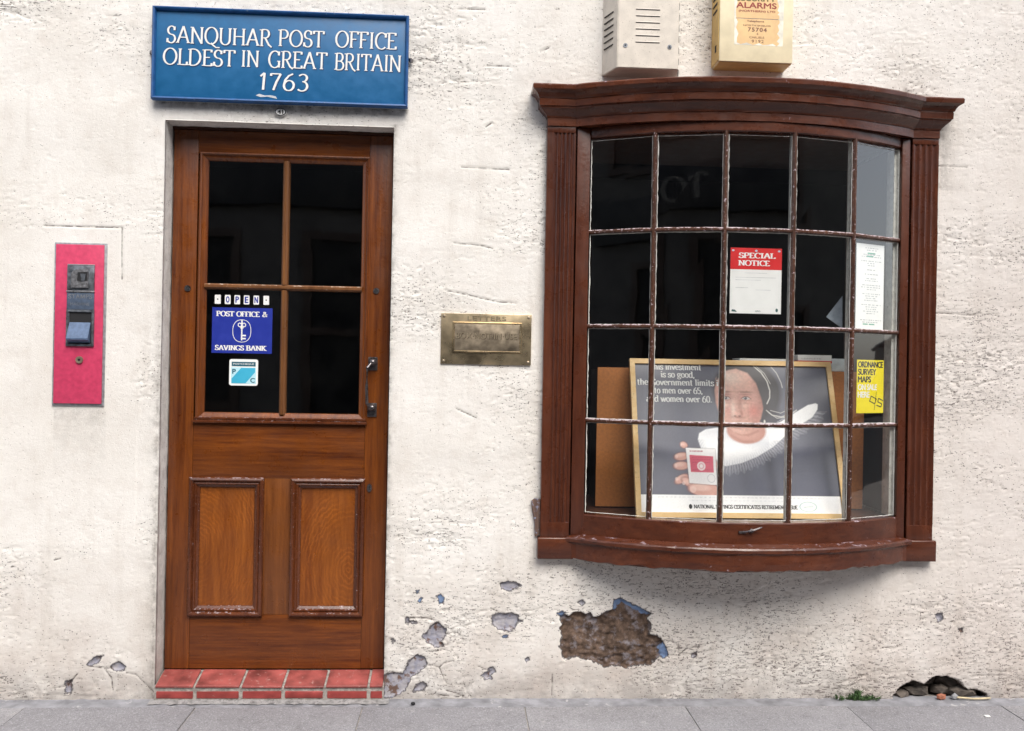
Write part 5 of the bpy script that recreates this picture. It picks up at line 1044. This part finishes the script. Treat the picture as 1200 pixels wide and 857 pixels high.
# ------------------------------------------------------------------ small things on the ground
wd = empty('pavement_weed', (1.62, -.012, 0), 'low green weed growing in the joint between wall and pavement under the window', 'plant')
rng = random.Random(12)
k = MB()
for i in range(150):
    cx2 = rng.choice([1.565, 1.60, 1.625, 1.63, 1.64, 1.665, 1.69, 1.71])+rng.gauss(0, .010); y = -.012+rng.uniform(-.016, .008); hgt = rng.uniform(.008, .026)*(1.9 if abs(cx2-1.63) < .014 else 1); lean = rng.gauss(0, .012); w_ = rng.uniform(.0015, .005); yl = rng.uniform(-.02, .004)
    p0 = Vector((cx2, y, .001)); p1 = p0+Vector((lean*.5, yl*.4, hgt*.7)); p2 = p0+Vector((lean*1.4, yl, hgt)); an = rng.uniform(0, 3.1); sd_ = Vector((math.cos(an), math.sin(an), 0))*w_
    k.add([p0-sd_*.4, p0+sd_*.4, p1+sd_, p1-sd_, p2], [[0, 1, 2, 3], [3, 2, 4]])
k.build('leaves', GREEN, wd, 'stuff'); 
k = MB(); k.ball((1.63, -.008, .002), .018, 2, (2.2, .7, .35), .2); k.build('root_mat', plain('dark_moss', (.05, .06, .03), .9), wd)
c = MB().ball((-.173, -.056, .005), .008, 2, (1.2, 1, .8), .08).build('dark_pebble', BLACK); tag(c, 'small dark pebble on the pavement beside the doorstep', 'pebble')
c = MB().ball((1.985, -.014, .013), .020, 1, (1.1, .5, .8), .28).build('terracotta_shard', TERRA); tag(c, 'orange terracotta shard lying in the hole at the foot of the wall', 'shard')
c = MB().ball((2.045, -.012, .011), .017, 1, (1.1, .6, .8), .28).build('pale_stone', plain('pale_chalky_stone', (.28, .28, .29), .9)); tag(c, 'pale grey stone beside the terracotta shard in the hole at the wall foot', 'stone')
c = MB().tube([(2.05, -.02, .012), (2.12, -.026, .008), (2.19, -.022, .009)], .004, 6).build('dry_stalk', plain('straw', (.6, .5, .32), .8)); tag(c, 'thin straw coloured stalk lying across the hole at the wall foot', 'stalk')
c = MB().box(2.065, 2.085, -.20, -.185, .0, .004, .001).build('paper_scrap', PAPER); tag(c, 'tiny white paper scrap on the pavement at the far right', 'litter')

# ------------------------------------------------------------------ the other side of the street, seen only in the glass
def house(name, lbl, x0, x1, h, wallc, wins, yF=-9.0, fascia=None, depth=7):
    c = empty(name, ((x0+x1)/2, yF, 0), lbl, 'house', None)
    MB().box(x0, x1, yF-depth, yF, -.1, h).build('wall', plain(name+'_render', wallc, .85, scale=3), c)
    ov = .3; k = MB(); k.prism([(yF+ov, h-.05), (yF-depth/2, h+depth*.32), (yF-depth-ov, h-.05), (yF-depth-ov, h-.2), (yF-depth/2, h+depth*.30), (yF+ov, h-.2)], lambda a, b, d: Vector((d, a, b)), x0-.05, x1+.05); k.build('roof', bpy.data.materials['roof_slate'], c)
    for wx, wz, ww, wh in wins:
        k = MB(); frame(k, wx-.12, wx+ww+.12, wz-.12, wz+wh+.12, [(0, 0), (0, -.06), (.12, -.06), (.12, -.01)], yF); f = k.build('window_frame', LIN, c)
        MB().box(wx, wx+ww, yF-.02, yF+.012, wz, wz+wh).build('pane', BLACK, f)
        MB().box(wx, wx+ww, yF+.02, yF+.05, wz+wh*.48, wz+wh*.52).build('glazing_bar', LIN, f)
    return c
W2 = lambda x0, n, dx, z: [(x0+i*dx, z, .95, 1.45) for i in range(n)]
house('grey_house', 'grey two storey house across the street, left of the shop', -24, -8.2, 6.3, (.17, .17, .175), W2(-22, 6, 2.4, 3.9)+W2(-22, 6, 2.4, 1.0))
hs_ = house('shop_across_the_street', 'two storey stone shop across the street with a dark fascia', -8, 5.8, 7.0, (.15, .14, .135), W2(-7, 5, 2.6, 4.7)+[(-6.5, .8, 3.2, 2.3), (-2.2, .5, 1.0, 2.6), (-.6, .8, 4.0, 2.3)])
MB().box(-7.4, 5.2, -9.0, -8.88, 3.55, 4.2, .01).build('fascia', plain('dark_fascia', (.02, .02, .025), .5), hs_)
k = MB(); letters(k, 'TO', .15, .85, 3.70, 4.02, lambda a, b, d: Vector((-.4-a, -8.875+d, b)), 0, .16, .10, .0, .1); k.build('fascia_lettering', plain('fascia_letters', (.22, .21, .19), .5), hs_)
house('pale_house', 'pale two storey house across the street, right of the shop', 6.0, 25, 6.4, (.17, .16, .15), W2(7, 7, 2.5, 4.0)+W2(7, 7, 2.5, 1.0))
house('end_house', 'low house far down the street', 60, 76, 3.2, (.2, .19, .18), [], yF=-2, depth=14)
